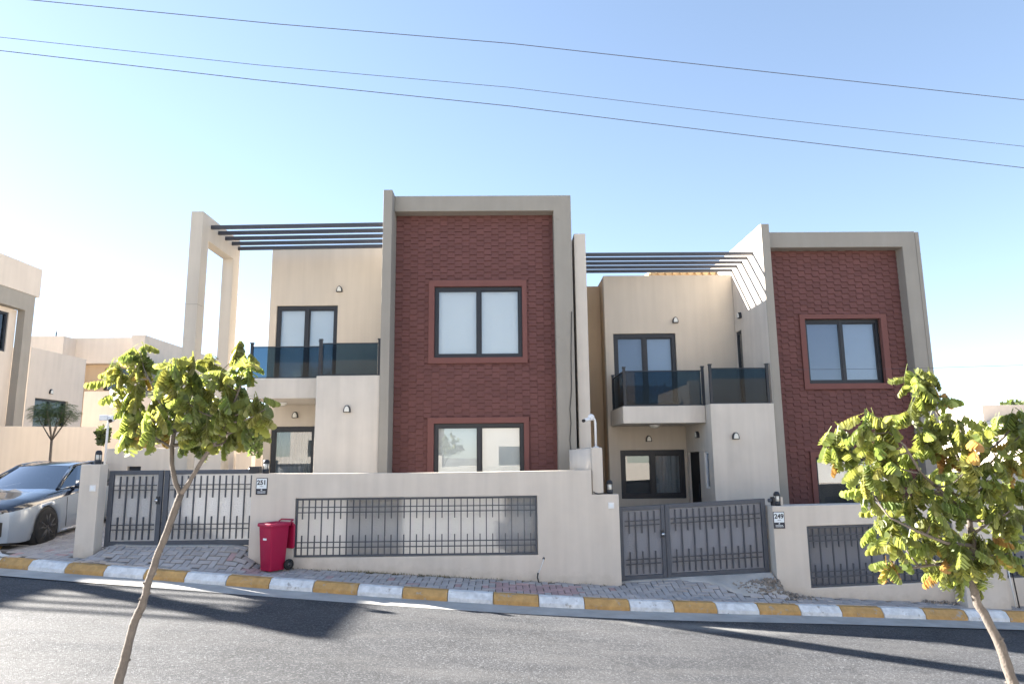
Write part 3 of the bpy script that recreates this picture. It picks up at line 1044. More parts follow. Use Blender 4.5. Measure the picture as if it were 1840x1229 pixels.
# glazed door onto the balcony in the tall side wall
gd = holes_plate(SD[0], SD[1], SD[2], SD[3], [(SD[0]+.07, SD[1]-.07, SD[2]+.07, SD[3]-.08)], FYZ, 6.35, 6.42).build('side_door', MT['charcoal'], H2)
MB().box(6.38, 6.386, SD[0]+.07, SD[1]-.07, SD[2]+.07, SD[3]-.08).build('pane', MT['pane'], gd)
MB().box(6.47, 6.48, SD[0], SD[1], SD[2], SD[3]).build('blind', MT['blind'], gd)
# strip of roof tiles above the parapet
ra, rb = at(1165, 489, 19.6), at(1308, 489, 19.6)
rt = MB().box(ra.x, rb.x+.6, 19.55, 22, 6.9, ra.z-.05).build('roof', MT['terracotta'], H2)
n = 13
for i in range(n):
    xx = ra.x+(rb.x+.5-ra.x)*(i+.5)/n
    MB().tube([(xx, 19.45, ra.z-.06), (xx, 20.4, ra.z+.05)], .085, 10).build('roof_tile', MT['terracotta'], rt)

# ---------------------------------------------------------------- street walls
def grille(parent, x0, x1, zb, zt, y, first_full=True, pitch=0.232, name='grille', sub=True, fr4=(.155, .245, .755, .845)):
    """bars in the pattern of the street: long bars alternating with short ones from above and below, crossed by four rails.
    zb(x), zt(x) give lower and upper edge"""
    fr = MB()
    w, d = .022, .018
    def bar(mb, xa, xb, za, zb_, dy=0.0, sh=True):
        vs = []
        for yy in (y-d+dy, y+d+dy):
            for (xx, zz) in ((xa, za(xa)), (xb, za(xb)), (xb, zb_(xb)), (xa, zb_(xa))):
                vs.append((xx, yy, zz))
        mb.add(vs, [(0, 1, 2, 3), (7, 6, 5, 4), (0, 4, 5, 1), (1, 5, 6, 2), (2, 6, 7, 3), (3, 7, 4, 0)])
    bar(fr, x0, x1, lambda x: zt(x)-.035, zt)
    bar(fr, x0, x1, zb, lambda x: zb(x)+.03)
    bar(fr, x0, x0+.03, lambda x: zb(x)+.0305, lambda x: zt(x)-.0355)
    bar(fr, x1-.03, x1, lambda x: zb(x)+.0305, lambda x: zt(x)-.0355)
    g = fr.build(name, MT['bar'], parent) if sub else parent
    H = lambda x: zt(x)-zb(x)
    for f in fr4:
        f = 1-f
        m = MB()
        bar(m, x0+.031, x1-.031, lambda x: zb(x)+H(x)*f-.008, lambda x: zb(x)+H(x)*f+.008, -.012)
        m.build('rail', MT['bar'], g)
    n = max(1, int(round((x1-x0)/(pitch/2))))
    for i in range(1, n):
        x = x0+(x1-x0)*i/n
        if (i % 2 == 0) == first_full:
            m = MB()
            bar(m, x-.009, x+.009, lambda q: zb(q)+.0305, lambda q: zt(q)-.0355, .003)
            m.build('bar', MT['bar'], g)
        else:
            for a, b in ((0.64, 1), (0, .36)):
                m = MB()
                bar(m, x-.009, x+.009, (lambda q: zb(q)+.0305) if a == 0 else (lambda q: zb(q)+H(q)*a),
                    (lambda q: zt(q)-.0355) if b == 1 else (lambda q: zb(q)+H(q)*b), .003)
                m.build('bar', MT['bar'], g)
    return g

W1 = thing('boundary_wall', 'long cream street wall with barred frosted opening between the crimson bin and the second gate', 'wall', 'cream street walls with barred openings')
top1 = lambda u: 2.20-.02*math.sin(max(0, min(1, (u+4.68)/6.2))*math.pi)
us = [-4.68, -4.60, -4.45, -3.86, -3.0, -2.0, -1.0, 0.0, .62, 1.2, 1.64, 1.642, 2.14]
vs = [-.6, lambda u: .68, lambda u: 1.745, lambda u: 1.76, lambda u: (top1(u) if u < 1.641 else 1.76)]
def sol(i, j):
    c = (us[i]+us[i+1])/2
    if j == 1 and -3.86 < c < .62: return False
    if j == 3 and c > 1.641: return False
    return True
us[11] = 1.641
vs = [lambda u: -.6, lambda u: .68, lambda u: 1.745, lambda u: 1.75, lambda u: top1(u)]
plate(us, vs, sol, FXZ, 13.0, 13.22).build('wall', MT['stucco_wall'], W1, bevel=.012)
grille(W1, -3.85, .61, lambda x: .69, lambda x: 1.735, 13.05)
MB().box(-3.95, .72, 13.225, 13.235, .62, 1.82).build('frosted_panel', MT['frost'], W1)
MB().box(1.66, 1.87, 13.19, 15.95, -.3, 2.62).box(1.662, 1.868, 13.05, 13.189, 1.752, 2.61).build('divider', MT['stucco_wall'], W1, bevel=.012)
arc = []
for i in range(11):
    a = math.pi/2*i/10
    arc.append((1.66-.34*math.sin(a), 13.10+.75*(1-math.cos(a))))
mb = MB()
vv = []
for (x, y) in arc:
    vv += [(x, y, 1.9), (x, y, 2.60-.02*(1.66-x)/.34), (x+.12, y+.12, 2.60-.02*(1.66-x)/.34), (x+.12, y+.12, 1.9)]
mb.add(vv, [(4*i+a, 4*i+4+a, 4*i+4+(a+1) % 4, 4*i+(a+1) % 4) for i in range(10) for a in range(4)], 0, True)
mb.build('curved_wing', MT['stucco_wall'], W1)
# a length of dark cable lying on the step
MB().tube([(1.68, 13.03, 1.80), (1.70, 13.0, 1.775), (1.76, 13.02, 1.762), (1.86, 13.03, 1.768), (1.95, 13.06, 1.76)], .010, 6).build('cable_end', MT['black'], W1)

W2 = thing('boundary_wall', 'cream street wall below house 249 with a barred grey opening, partly behind the right tree', 'wall', 'cream street walls with barred openings')
zb2 = lambda u: .03+.035*(u-5.6)
zt2 = lambda u: 1.13+.020*(u-5.6)
us = [5.0, 5.3, 5.62, 6.4, 7.2, 8.35, 8.7, 9.25, 11.5, 12.0]
vs = [lambda u: -1.2, zb2, zt2, lambda u: 1.50+.012*(u-5)]
plate(us, vs, lambda i, j: not (j == 1 and (5.62 < (us[i]+us[i+1])/2 < 8.35 or 9.25 < (us[i]+us[i+1])/2 < 11.5)), FXZ, 13.0, 13.36).build('wall', MT['stucco_wall'], W2, bevel=.012)
for a, b in ((5.63, 8.34), (9.26, 11.49)):
    grille(W2, a, b, lambda x: zb2(x)+.01, lambda x: zt2(x)-.01, 13.05)
    MB().prism([(a-.005, zb2(a)), (b+.005, zb2(b)), (b+.005, zt2(b)), (a-.005, zt2(a))], lambda u, v: (u, 13.24, v), lambda u, v: (u, 13.25, v)).build('frosted_panel', MT['frost_grey'], W2)

# ---------------------------------------------------------------- gates
def gate(label, x0, x1, zb, zt, y, knob=None, fw=.085, first=True, cat='gate', name='gate', mf='frost', group='grey barred gates'):
    g = thing(name, label, cat, group)
    mb = MB()
    w = .06
    def bx(xa, xb, fa, fb):
        vs = []
        for yy in (y-w/2, y+w/2):
            vs += [(xa, yy, fa(xa)), (xb, yy, fa(xb)), (xb, yy, fb(xb)), (xa, yy, fb(xa))]
        mb.add(vs, [(0, 1, 2, 3), (7, 6, 5, 4), (0, 4, 5, 1), (1, 5, 6, 2), (2, 6, 7, 3), (3, 7, 4, 0)])
    bx(x0, x0+fw, zb, zt)
    bx(x1-fw, x1, zb, zt)
    bx(x0+fw+.001, x1-fw-.001, zb, lambda x: zb(x)+.09)
    bx(x0+fw+.001, x1-fw-.001, lambda x: zt(x)-.08, zt)
    f = mb.build('gate_frame', MT['bar'], g, bevel=.005)
    a, b = x0+fw, x1-fw
    grille(f, a, b, lambda x: zb(x)+.085, lambda x: zt(x)-.075, y-.005, first_full=first, sub=False, pitch=.235, fr4=(.165, .235, .755, .825))
    MB().prism([(a-.01, zb(a)+.05), (b+.01, zb(b)+.05), (b+.01, zt(b)-.05), (a-.01, zt(a)-.05)],
               lambda u, v: (u, y+.022, v), lambda u, v: (u, y+.027, v)).build('frosted_panel', MT[mf], g)
    if knob:
        kx = knob
        z = (zb(kx)+zt(kx))/2+.14
        k = MB().box(kx-.03, kx+.03, y-.055, y-.03, z-.07, z+.07).build('lock', MT['charcoal'], g)
        MB().lathe((kx, y-.12, z), [(.012, .065), (.012, .03), (.028, .025), (.03, 0)], 12, 0, 'y').build('handle', MT['chrome'], k)
    return g
gb1, gt1 = (lambda x: .885), (lambda x: 2.275)
gate('narrow grey barred gate beside the free standing pillar, left of the left tree trunk', -7.47, -6.46, gb1, gt1, 13.30, knob=-6.52)
gate('wide grey sliding gate with pale silvery sheets crossed by the left tree trunk', -6.44, -4.60, gb1, gt1, 13.32)
gb2, gt2 = (lambda x: .155+.042*(x-2.16)), (lambda x: 1.50+.046*(x-2.16))
gate('narrow grey barred gate right of the small white intercom on the low wall', 2.17, 3.03, gb2, gt2, 13.24, knob=2.97, mf='frost_grey', fw=.07)
gate('wide tilted grey sliding gate with dull blue grey sheets above the cement mound', 3.04, 4.96, gb2, gt2, 13.26, mf='frost_grey')
gm = thing('gate_motor', 'small dark gate roller box at the top right end of the pale silvery gate', 'gate motor', 'roller boxes beside the gates')
p = at(457, 850, 13.14)
MB().box(p.x-.07, p.x+.12, 13.04, 13.2, p.z-.0, p.z+.125).build('case', MT['charcoal'], gm, bevel=.01)
MB().lathe((p.x-.07, 13.15, p.z+.07), [(.03, -.04), (.03, .0)], 10, 0, 'x').build('roller', MT['chrome'], gm)
gm = thing('gate_motor', 'dark grey gate roller box at the top right end of the tilted gate', 'gate motor', 'roller boxes beside the gates')
p = at(1390, 908, 13.2)
MB().box(p.x-.04, p.x+.10, 13.1, 13.25, p.z-.02, p.z+.16).build('case', MT['charcoal'], gm, bevel=.01)
MB().box(p.x+.11, p.x+.15, 13.12, 13.22, p.z-.02, p.z+.16).build('bracket', MT['stucco_wall'], gm)
MB().lathe((p.x-.11, 13.16, p.z+.10), [(.035, 0), (.035, .07)], 10, 0, 'x').build('roller', MT['bar'], gm)

gp = thing('gate_pillar', 'free standing cream gate pillar between the parked car and the narrow gate', 'pillar')
MB().box(-7.86, -7.50, 13.0, 13.27, .2, 2.40).build('pillar', MT['stucco_wall'], gp, bevel=.012)
rw = thing('garden_wall', 'low cream wall behind the gate pillar and the left tree trunk', 'wall')
a, b = at(188, 806, 17.0), at(398, 815, 17.0)
holes_plate(a.x, b.x, .3, a.z, [(at(238, 720, 17).x, at(262, 720, 17).x, at(250, 848, 17).z, at(250, 838, 17).z)], FXZ, 17.0, 17.2).build('wall', MT['stucco_wall'], rw, bevel=.012)
MB().box(at(238, 720, 17).x, at(262, 720, 17).x, 17.1, 17.15, at(250, 848, 17).z, at(250, 838, 17).z).build('vent', MT['charcoal'], rw)

# ---------------------------------------------------------------- pillar lamps, signs, intercoms, cameras
def pillar_lamp(x, y, z, label, h=.26, dark=True):
    t = thing('pillar_lamp', label, 'lamp', 'bollard lamps on the gate pillars', (x, y, z))
    r = .056
    MB().lathe((0, 0, 0), [(r*1.05, 0), (r*1.05, h*.30), (r*.9, h*.31)], 16).build('base', MT['charcoal'], t)
    MB().lathe((0, 0, 0), [(r*.86, h*.305), (r*.86, h*.70)], 16).build('glass', MT['lamp_glass'], t)
    MB().lathe((0, 0, 0), [(r*1.02, h*.70), (r*1.04, h*.80), (r*.9, h*.92), (r*.5, h*.99), (r*.05, h)], 16).build('cap', MT['charcoal'], t)
    for k in range(4):
        a = math.pi/4+k*math.pi/2
        MB().tube([(r*.98*math.cos(a), r*.98*math.sin(a), h*.30), (r*.98*math.cos(a), r*.98*math.sin(a), h*.72)], .006, 5).build('rod', MT['charcoal'], t)
p = at(176, 834, 13.13)
pillar_lamp(p.x, 13.13, 2.40, 'dark bollard lamp on the free standing gate pillar by the car')
p = at(478, 849, 13.11)
pillar_lamp(p.x, 13.11, top1(p.x), 'dark hooded bollard lamp on the wall end above the plate 251 and the bin')
p = at(1096, 889, 13.11)
pillar_lamp(p.x, 13.11, 1.75, 'bollard lamp on the low wall step by the small white intercom')
p = at(1397, 909, 13.12)
pillar_lamp(p.x, 13.12, 1.50+.012*(p.x-5), 'bollard lamp on the wall end beside the dark box of the tilted gate')

def text_mesh(s, size, m, parent, loc, name='digits', bold=0.0):
    cu = bpy.data.curves.new(name, 'FONT')
    cu.body = s
    cu.size = size
    cu.align_x = 'CENTER'
    cu.align_y = 'CENTER'
    cu.extrude = 0.0012
    cu.resolution_u = 6
    cu.bevel_depth = 0.0035
    cu.offset = bold
    tmp = bpy.data.objects.new('tmp', cu)
    COL.objects.link(tmp)
    bpy.context.view_layer.update()
    me = bpy.data.meshes.new_from_object(tmp.evaluated_get(bpy.context.evaluated_depsgraph_get()))
    bpy.data.objects.remove(tmp)
    me.materials.clear()
    me.materials.append(m)
    o = link(name, me, parent, loc=loc)
    o.rotation_euler = (rad(90), 0, 0)
    return o
def number_sign(num, c, label):
    t = thing('house_number_sign', label, 'sign', 'house number plates', c)
    w, h = .105, .152
    MB().box(-w, w, -.012, 0, -h, h).build('plate', MT['sign_ink'], t, bevel=.003)
    MB().box(-w+.012, w-.012, -.016, -.0125, -.042, h-.012).build('white_field', MT['sign_white'], t)
    text_mesh(num, .115, MT['sign_ink'], t, (0, -.018, .066))
    mb = MB()
    for k in range(5):                                   # the tiny line of script under the number
        mb.box(-.032+.013*k, -.032+.013*k+.010, -.0185, -.0165, -.006+.002*(k % 2), .001+.002*(k % 3))
    mb.build('small_script', MT['sign_ink'], t)
    MB().prism([(-.016, 0), (.016, 0), (.012, .016), (.002, .022), (-.010, .016)], lambda u, v: (u, -.014, v-.072), lambda u, v: (u, -.0125, v-.072)).build('emblem', MT['sign_white'], t)
    mb = MB()
    for r in range(2):
        x = -.072
        while x < .066:
            l = uni(.008, .022)
            mb.box(x, min(.074, x+l), -.0145, -.0125, -.100-.022*r, -.090-.022*r)
            x += l+.004
    mb.build('small_lettering', MT['sign_white'], t)
number_sign('251', at(470.5, 873.5, 12.998), 'house number plate reading 251 on the cream wall above the crimson bin')
number_sign('249', at(1399.5, 934, 12.998), 'house number plate reading 249 on the cream wall right of the second gate')
def intercom(c, label, s=.055):
    t = thing('intercom', label, 'intercom', 'square wall boxes by the gates', c)
    MB().box(-s, s, -.02, .005, -s, s).build('box', MT['white_paint'], t, bevel=.006)
    MB().box(-s*.55, s*.55, -.026, -.0205, -s*.5, s*.6).build('button_plate', MT['sign_white'], t, bevel=.002)
intercom(at(167, 877, 12.999), 'pale square box on the free standing gate pillar')
intercom(at(1098, 908, 12.999), 'small white square intercom on the low wall beside the second gate')

def camera_pole(base, hgt, label, side):
    t = thing('security_camera', label, 'camera', 'white security cameras on bent poles', base)
    MB().tube([(0, 0, 0), (0, 0, .02)], .05, 12).build('foot', MT['white_paint'], t)
    MB().tube([(0, 0, .015), (0, 0, hgt-.10), (-.012*side, 0, hgt-.04), (-.05*side, -.01, hgt)], .022, 10).build('pole', MT['white_paint'], t)
    MB().lathe((-.085*side, -.05, hgt), [(.03, -.05), (.062, -.03), (.066, .0), (.06, .035), (.03, .05)], 14, 0, 'y').build('mount', MT['white_paint'], t)
    return t
p0, p1 = at(1071, 807, 13.4), at(1066, 750, 13.4)
c1 = camera_pole((p0.x, 13.4, 2.62), p1.z-2.62, 'white security camera on a bent pole on the divider between the two houses', 1)
h = p1.z-2.62
b = MB().tube([(-.11, -.08, h-.03), (-.19, -.14, h-.05), (-.23, -.17, h-.065)], [.03, .034, .034], 12).build('camera', MT['white_paint'], c1)
MB().tube([(-.23, -.17, h-.065), (-.262, -.195, h-.075)], .031, 12).build('lens', MT['black'], b)
p0, p1 = at(188, 835, 13.6), at(192, 753, 13.6)
c2 = camera_pole((p0.x, 13.6, 2.3), p1.z-2.3, 'white security camera on a pole behind the free standing gate pillar', -1)
h = p1.z-2.3
MB().box(-.13, .03, -.10, -.02, h-.03, h+.08).build('housing', MT['white_paint'], c2, bevel=.01)
b = MB().tube([(.05, -.05, h-.02), (.09, -.10, h-.035)], .032, 12).build('camera', MT['white_paint'], c2)
MB().tube([(.09, -.10, h-.035), (.12, -.14, h-.045)], .034, 12).build('lens', MT['black'], b)

hc = thing('wall_cable', 'black and white cable hanging out of the cream wall onto the paving', 'cable')
q = [at(x, y, Y) for x, y, Y in ((977, 1003, 12.995), (976, 1008, 12.97), (971, 1022, 12.965), (967, 1030, 12.96))]
MB().tube(q, .008, 6).build('pale_length', MT['white_paint'], hc)
q = [at(x, y, Y) for x, y, Y in ((967, 1029, 12.96), (965.5, 1037, 12.94), (968, 1045, 12.92), (973, 1052, 12.88))]
MB().tube(q, .014, 6).build('black_length', MT['black'], hc)
MB().lathe(at(977, 1003, 12.993), [(.022, -.004), (.022, .004)], 10, 0, 'y').build('hole', MT['black'], hc)

mb_ = thing('meter_box', 'dark meter box with loose wires on a low plinth behind the right tree', 'meter box')
c = at(1768, 1008, 12.7)
zg = sw(c.x, 12.75)
MB().box(c.x-.42, c.x+.36, 12.64, 12.98, zg-.1, c.z-.02).build('plinth', MT['stucco_wall'], mb_, bevel=.012)
MB().box(c.x-.30, c.x+.28, 12.70, 12.96, c.z-.018, c.z+.16).build('box', MT['black'], mb_, bevel=.01)
MB().box(c.x-.1, c.x+.34, 12.68, 12.97, c.z+.165, c.z+.20).build('lid', MT['white_paint'], mb_, bevel=.006)
for k, m in ((0, 'white_paint'), (1, 'black')):
    x = c.x+.37+.06*k
    MB().tube([(x, 12.9, c.z+.1), (x-.02, 12.7, c.z+.12), (x-.05, 12.62, c.z+.02), (x-.02, 12.60, c.z-.12), (x+.04, 12.6, zg+.02)], .012, 6).build('wire', MT[m], mb_)

# ---------------------------------------------------------------- wheelie bin
bx, by = at(491, 990, 12.66).x, 12.66
bz = sw(bx, by)
BN = thing('wheelie_bin', 'crimson wheelie bin with its lid hanging open, by the number 251 wall', 'bin', None, (bx, by, bz), rad(-33))
BN.scale = (1, 1, .96)
def ring(w, d, z, r=.04, n=3):
    w, d = w*.76, d*.76
    pts = []
    for (sx, sy, a0) in ((1, 1, 0), (-1, 1, 90), (-1, -1, 180), (1, -1, 270)):
        for i in range(n+1):
            a = rad(a0+90*i/n)
            pts.append((sx*(w-r)+r*math.cos(a), sy*(d-r)+r*math.sin(a), z))
    return pts
def loft(mb, rings, mi=0, cap0=True, cap1=False):
    m = len(rings[0])
    vs = [p for r in rings for p in r]
    fs = [(i*m+k, i*m+(k+1) % m, (i+1)*m+(k+1) % m, (i+1)*m+k) for i in range(len(rings)-1) for k in range(m)]
    if cap0: fs.append(tuple(reversed(range(m))))
    if cap1: fs.append(tuple((len(rings)-1)*m+k for k in range(m)))
    mb.add(vs, fs, mi, True)
mb = MB()
loft(mb, [ring(.17, .20, .015), ring(.185, .215, .03), ring(.235, .265, .80), ring(.262, .292, .805), ring(.268, .298, .83), ring(.262, .292, .865), ring(.240, .270, .868), ring(.232, .262, .80), ring(.175, .205, .08)], cap1=True)
mb.build('bin_body', MT['bin'], BN, bevel=.003)
MB().box(-.045, .045, -.196, -.1815, .565, .60).build('white_label', MT['sign_white'], BN)
MB().box(-.20, .20, .245, .265, .80, .86).build('hinge_bar', MT['bin'], BN, bevel=.006)
MB().tube([(-.16, .22, .86), (-.16, .285, .90), (.16, .285, .90), (.16, .22, .86)], .013, 8).build('handle', MT['bin'], BN)
mb = MB()
r0 = [(p[0], .275, .60+p[1]) for p in ring(.262, .30, 0)]
r1 = [(p[0], .305, .60+p[1]) for p in ring(.262, .30, 0)]
r2 = [(p[0], .335, .60+p[1]) for p in ring(.20, .24, 0)]
loft(mb, [r0, r1, r2], cap1=True)
mb.build('lid', MT['bin'], BN, bevel=.004)
for s in (-1, 1):
    w = MB().lathe((s*.185, .20, .10), [(.05, -.025), (.095, -.022), (.10, -.01), (.10, .01), (.095, .022), (.05, .025)], 20, 0, 'x').build('wheel', MT['rubber'], BN)
    MB().lathe((s*.185, .20, .10), [(.045, -.028), (.045, .028)], 12, 0, 'x').build('hub', MT['rim'], w)
MB().tube([(-.17, .20, .10), (.17, .20, .10)], .012, 8).build('axle', MT['rim'], BN)

# ---------------------------------------------------------------- parked car (x forward, y to its left)
def build_car():
    fwd = Vector((.07, -.9975))
    ang = math.atan2(fwd.y, fwd.x)
    wc = at(73, 974, 14.2)
    WB, R, HW = 1.60, .375, .975
    lx, ly = WB, .86
    c, s = math.cos(ang), math.sin(ang)
    pos = (wc.x-(lx*c-ly*s), wc.y-(lx*s+ly*c), wc.z)
    t = thing('parked_car', 'pale blue grey and black sedan parked nose out left of the gate pillar', 'car', None, pos, ang)
    t.rotation_euler = (0, rad(3.0), ang)
    ip = lambda xs, ys, x: float(np.interp(x, xs, ys))
    L0, L1 = -2.72, 2.54
    def hw(x):
        if x > 1.7: return HW-.17*((x-1.7)/.84)**3.0
        if x < -1.9: return HW-.20*((-1.9-x)/.82)**2.4
        return HW
    def low(x):
        z = .20+.04*max(0, (x-2.3)/.3)
        for w in (WB, -WB):
            d = abs(x-w)
            if d < R+.055: z = max(z, .36+math.sqrt(max(0, (R+.055)**2-d*d)))
        return z
    sh = lambda x: ip([-2.72, -2.2, -1, .6, 1.6, 2.3, 2.62], [.93, .98, .97, .93, .88, .82, .78], x)
    dk = lambda x: ip([-2.72, -2.3, -1.9, .9, 1.5, 2.1, 2.45, 2.62], [1.00, 1.09, 1.11, 1.075, 1.045, .985, .91, .84], x)
    st = sorted(set([round(L0+i*(L1-L0)/60, 3) for i in range(61)]+[round(w+d, 3) for w in (WB, -WB) for d in (-.43, -.425, -.40, -.33, -.22, -.1, 0, .1, .22, .33, .40, .425, .43)]))
    rows = []
    for x in st:
        w, lo, s_, d_ = hw(x), low(x), sh(x), dk(x)
        m_ = lo+(s_-lo)*.5
        rows.append([(w*.955, lo), (w*.985, lo+.02), (w*1.0, m_), (w*.995, s_-.07), (w*.975, s_), (w*.965, s_+.012), (w*.93, s_+(d_-s_)*.55), (w*.84, d_-.012), (w*.55, d_+.012), (0, d_+.025)])
    low_b, up_b = MB(), MB()
    for side in (1, -1):
        for mbx, a, b in ((low_b, 0, 4), (up_b, 4, 9)):
            n = b-a+1
            vs = [(x, side*r[k][0], r[k][1]) for x, r in zip(st, rows) for k in range(a, b+1)]
            fs = [(i*n+k, (i+1)*n+k, (i+1)*n+k+1, i*n+k+1) for i in range(len(st)-1) for k in range(n-1)]
            mbx.add(vs, fs, 0, True)
    # nose and tail skins
    for e, x, sg in ((-1, st[-1], 1), (0, st[0], -1)):
        r = rows[e]
        for mbx, a, b in ((low_b, 0, 4), (up_b, 4, 9)):
            n = b-a+1
            vs = [(x+sg*.05*(1-(abs(yy)/1.0)**2)*0+sg*(.09*(1-(yy/r[0][0])**2)), yy, z) for yy in [r[0][0]*q/6 for q in range(-6, 7)] for z in [r[k][1] for k in range(a, b+1)]]
            vs = []
            for q in range(-6, 7):
                for k in range(a, b+1):
                    yy = r[k][0]*q/6
                    if k == 9: yy = r[8][0]*q/6
                    vs.append((x+sg*(.085*(1-(q/6)**2)), yy, r[k][1]))
            fs = [(i*n+k, (i+1)*n+k, (i+1)*n+k+1, i*n+k+1) for i in range(12) for k in range(n-1)]
            mbx.add(vs, fs, 0, True)
    body = low_b.build('body', MT['car_silver'], t)
    up_b.build('hood_and_shoulder', MT['car_black'], t)
    # dark underbody and arches
    ub = MB().box(-2.5, 2.45, -.78, .78, .17, .42)
    for w in (WB, -WB):
        for sd in (1, -1):
            ub.lathe((w, sd*.72, .36), [(R+.05, -.22), (R+.05, .22)], 24, 0, 'y')
    ub.build('underbody', MT['black'], t)
    for w in (WB, -WB):
        for sd in (1, -1):
            wh = MB().lathe((w, sd*.865, R), [(R*.62, -.11), (R*.97, -.105), (R, -.08), (R, .08), (R*.97, .10), (R*.74, .112)], 40, 0, 'y').build('wheel', MT['rubber'], t)
            rm = MB()
            o0 = sd*.10
            for k in range(5):
                a0 = 2*math.pi*k/5+.3
                for da in (-.16, .16):
                    a, b = a0+da*.5, a0+da*1.5
                    rm.tube([(w+.05*math.cos(a), sd*.865+o0, R+.05*math.sin(a)), (w+R*.70*math.cos(b), sd*.865+o0, R+R*.70*math.sin(b))], [.028, .020], 6)
            rm.lathe((w, sd*.865+o0, R), [(.05, -.02), (.055, .01), (.03, .02)], 14, 0, 'y')
            rm.build('rim', MT['rim'], wh)
            MB().lathe((w, sd*.865+o0*.96, R), [(R*.71, -.012), (R*.75, .0), (R*.71, .012)], 40, 0, 'y').build('rim_lip', MT['chrome'] if False else MT['rim'], wh)
    # glasshouse
    base = [(1.02, .80), (.45, .86), (-.55, .865), (-1.55, .83), (-2.02, .74)]
    roof = [(.10, .575), (-.10, .60), (-.65, .61), (-1.10, .59), (-1.30, .55)]
    zb = lambda x: dk(x)-.01
    zr_ = [1.475, 1.505, 1.525, 1.505, 1.47]
    gl = MB()
    n = 5
    for sd in (1, -1):
        vs = [(x, sd*y, zb(x)) for x, y in base]+[(x, sd*y, z) for (x, y), z in zip(roof, zr_)]
        gl.add(vs, [(i, i+1, n+i+1, n+i) for i in range(n-1)])
    for a in (0, 4):
        vs = []
        for q in range(-4, 5):
            f = q/4
            bl = .10*(1-f*f)*(1 if a == 0 else -1)
            vs += [(base[a][0]+bl, base[a][1]*f, zb(base[a][0])+.012*(1-f*f)), (roof[a][0]+bl*.6, roof[a][1]*f, zr_[a]+.03*(1-f*f))]
        gl.add(vs, [(2*i, 2*i+2, 2*i+3, 2*i+1) for i in range(8)], 0, True)
    gl.build('glasshouse', MT['car_glass'], t)
    rf = MB()
    vs = []
    for i in range(n):
        bl = .06 if i == 0 else -.06 if i == 4 else 0
        for q in range(-4, 5):
            f = q/4
            vs.append((roof[i][0]+bl*(1-f*f), roof[i][1]*f, zr_[i]+.03*(1-f*f)+.004))
    rf.add(vs, [(i*9+q, i*9+q+1, (i+1)*9+q+1, (i+1)*9+q) for i in range(n-1) for q in range(8)], 0, True)
    rf.build('roof', MT['car_black'], t)
    for sd in (1, -1):
        pl = MB()
        pl.tube([(1.02, sd*.80, zb(1.02)), (.55, sd*.69, 1.29), (.10, sd*.577, 1.48)], [.04, .036, .034], 8)
        pl.tube([(.10, sd*.578, 1.48), (-.10, sd*.603, 1.508), (-.65, sd*.613, 1.528), (-1.10, sd*.593, 1.508), (-1.30, sd*.552, 1.472)], .028, 8)
        pl.tube([(-1.30, sd*.552, 1.472), (-2.02, sd*.74, zb(-2.02))], [.04, .06], 8)
        pl.tube([(-.60, sd*.868, zb(-.6)), (-.66, sd*.612, 1.525)], .035, 8)
        pl.build('pillar', MT['car_black'], t)
    ch = MB()
    for sd in (1, -1):
        ch.tube([(.98, sd*.815, zb(1.0)+.012), (.45, sd*.872, zb(.45)+.012), (-.55, sd*.877, zb(-.55)+.012), (-1.5, sd*.845, zb(-1.5)+.012)], .010, 6)
        ch.tube([(x, sd*(hw(x)*.972+.004), sh(x)+.008) for x in (2.3, 1.9, 1.5, .9, 0, -1, -2)], .005, 5)
        ch.tube([(1.1, sd*.962, .245), (0, sd*.965, .235), (-1.1, sd*.962, .245)], .010, 6)
    ch.build('bright_trim', MT['chrome'], t)
    # seats and dash behind the glass
    MB().box(.3, .9, -.7, .7, .85, 1.0).box(-.35, -.15, .18, .62, .8, 1.32).box(-.35, -.15, -.62, -.18, .8, 1.32).build('cabin', MT['inside'], t)
    for sd in (1, -1):
        m = MB()
        loft(m, [[(x, y, z) for x, y, z in [(.58+dx*.5, sd*(.93+yy), 1.09+zz) for dx, zz in ((-.08, -.05), (.06, -.055), (.13, 0), (.06, .06), (-.08, .07))]] for yy in (.0, .10, .20)], cap1=True)
        m.box(.52, .62, min(sd*.85, sd*.95), max(sd*.85, sd*.95), 1.03, 1.07)
        m.build('wing_mirror', MT['car_black'], t, bevel=.02)
        MB().box(-.38, -.16, min(sd*.965, sd*.99), max(sd*.965, sd*.99), .86, .885).build('door_handle', MT['car_silver'], t, bevel=.005)
        for xx in (.95, -.15):
            MB().box(xx-.004, xx+.004, min(sd*.970, sd*.978), max(sd*.970, sd*.978), .30, .90).build('door_gap', MT['black'], t)
    # nose: lamps, black lower panel with upright ends, badge-free centre bar
    xf = 2.54
    def nose(poly, m, name, out=.012):
        mb = MB()
        pts = []
        for (y, z) in poly:
            w = hw(xf)
            q = max(-1, min(1, y/w))
            pts.append((xf+.085*(1-q*q), y, z))
        mb.prism(list(range(len(pts))), lambda i: (pts[i][0]-.03, pts[i][1], pts[i][2]), lambda i: (pts[i][0]+out, pts[i][1], pts[i][2])) if False else None
        k = len(pts)
        vs = [(p[0]-.04, p[1], p[2]) for p in pts]+[(p[0]+out, p[1], p[2]) for p in pts]
        mb.add(vs, [tuple(range(k)), tuple(reversed(range(k, 2*k)))]+[(i, (i+1) % k, (i+1) % k+k, i+k) for i in range(k)])
        return mb.build(name, m, t, bevel=.004)
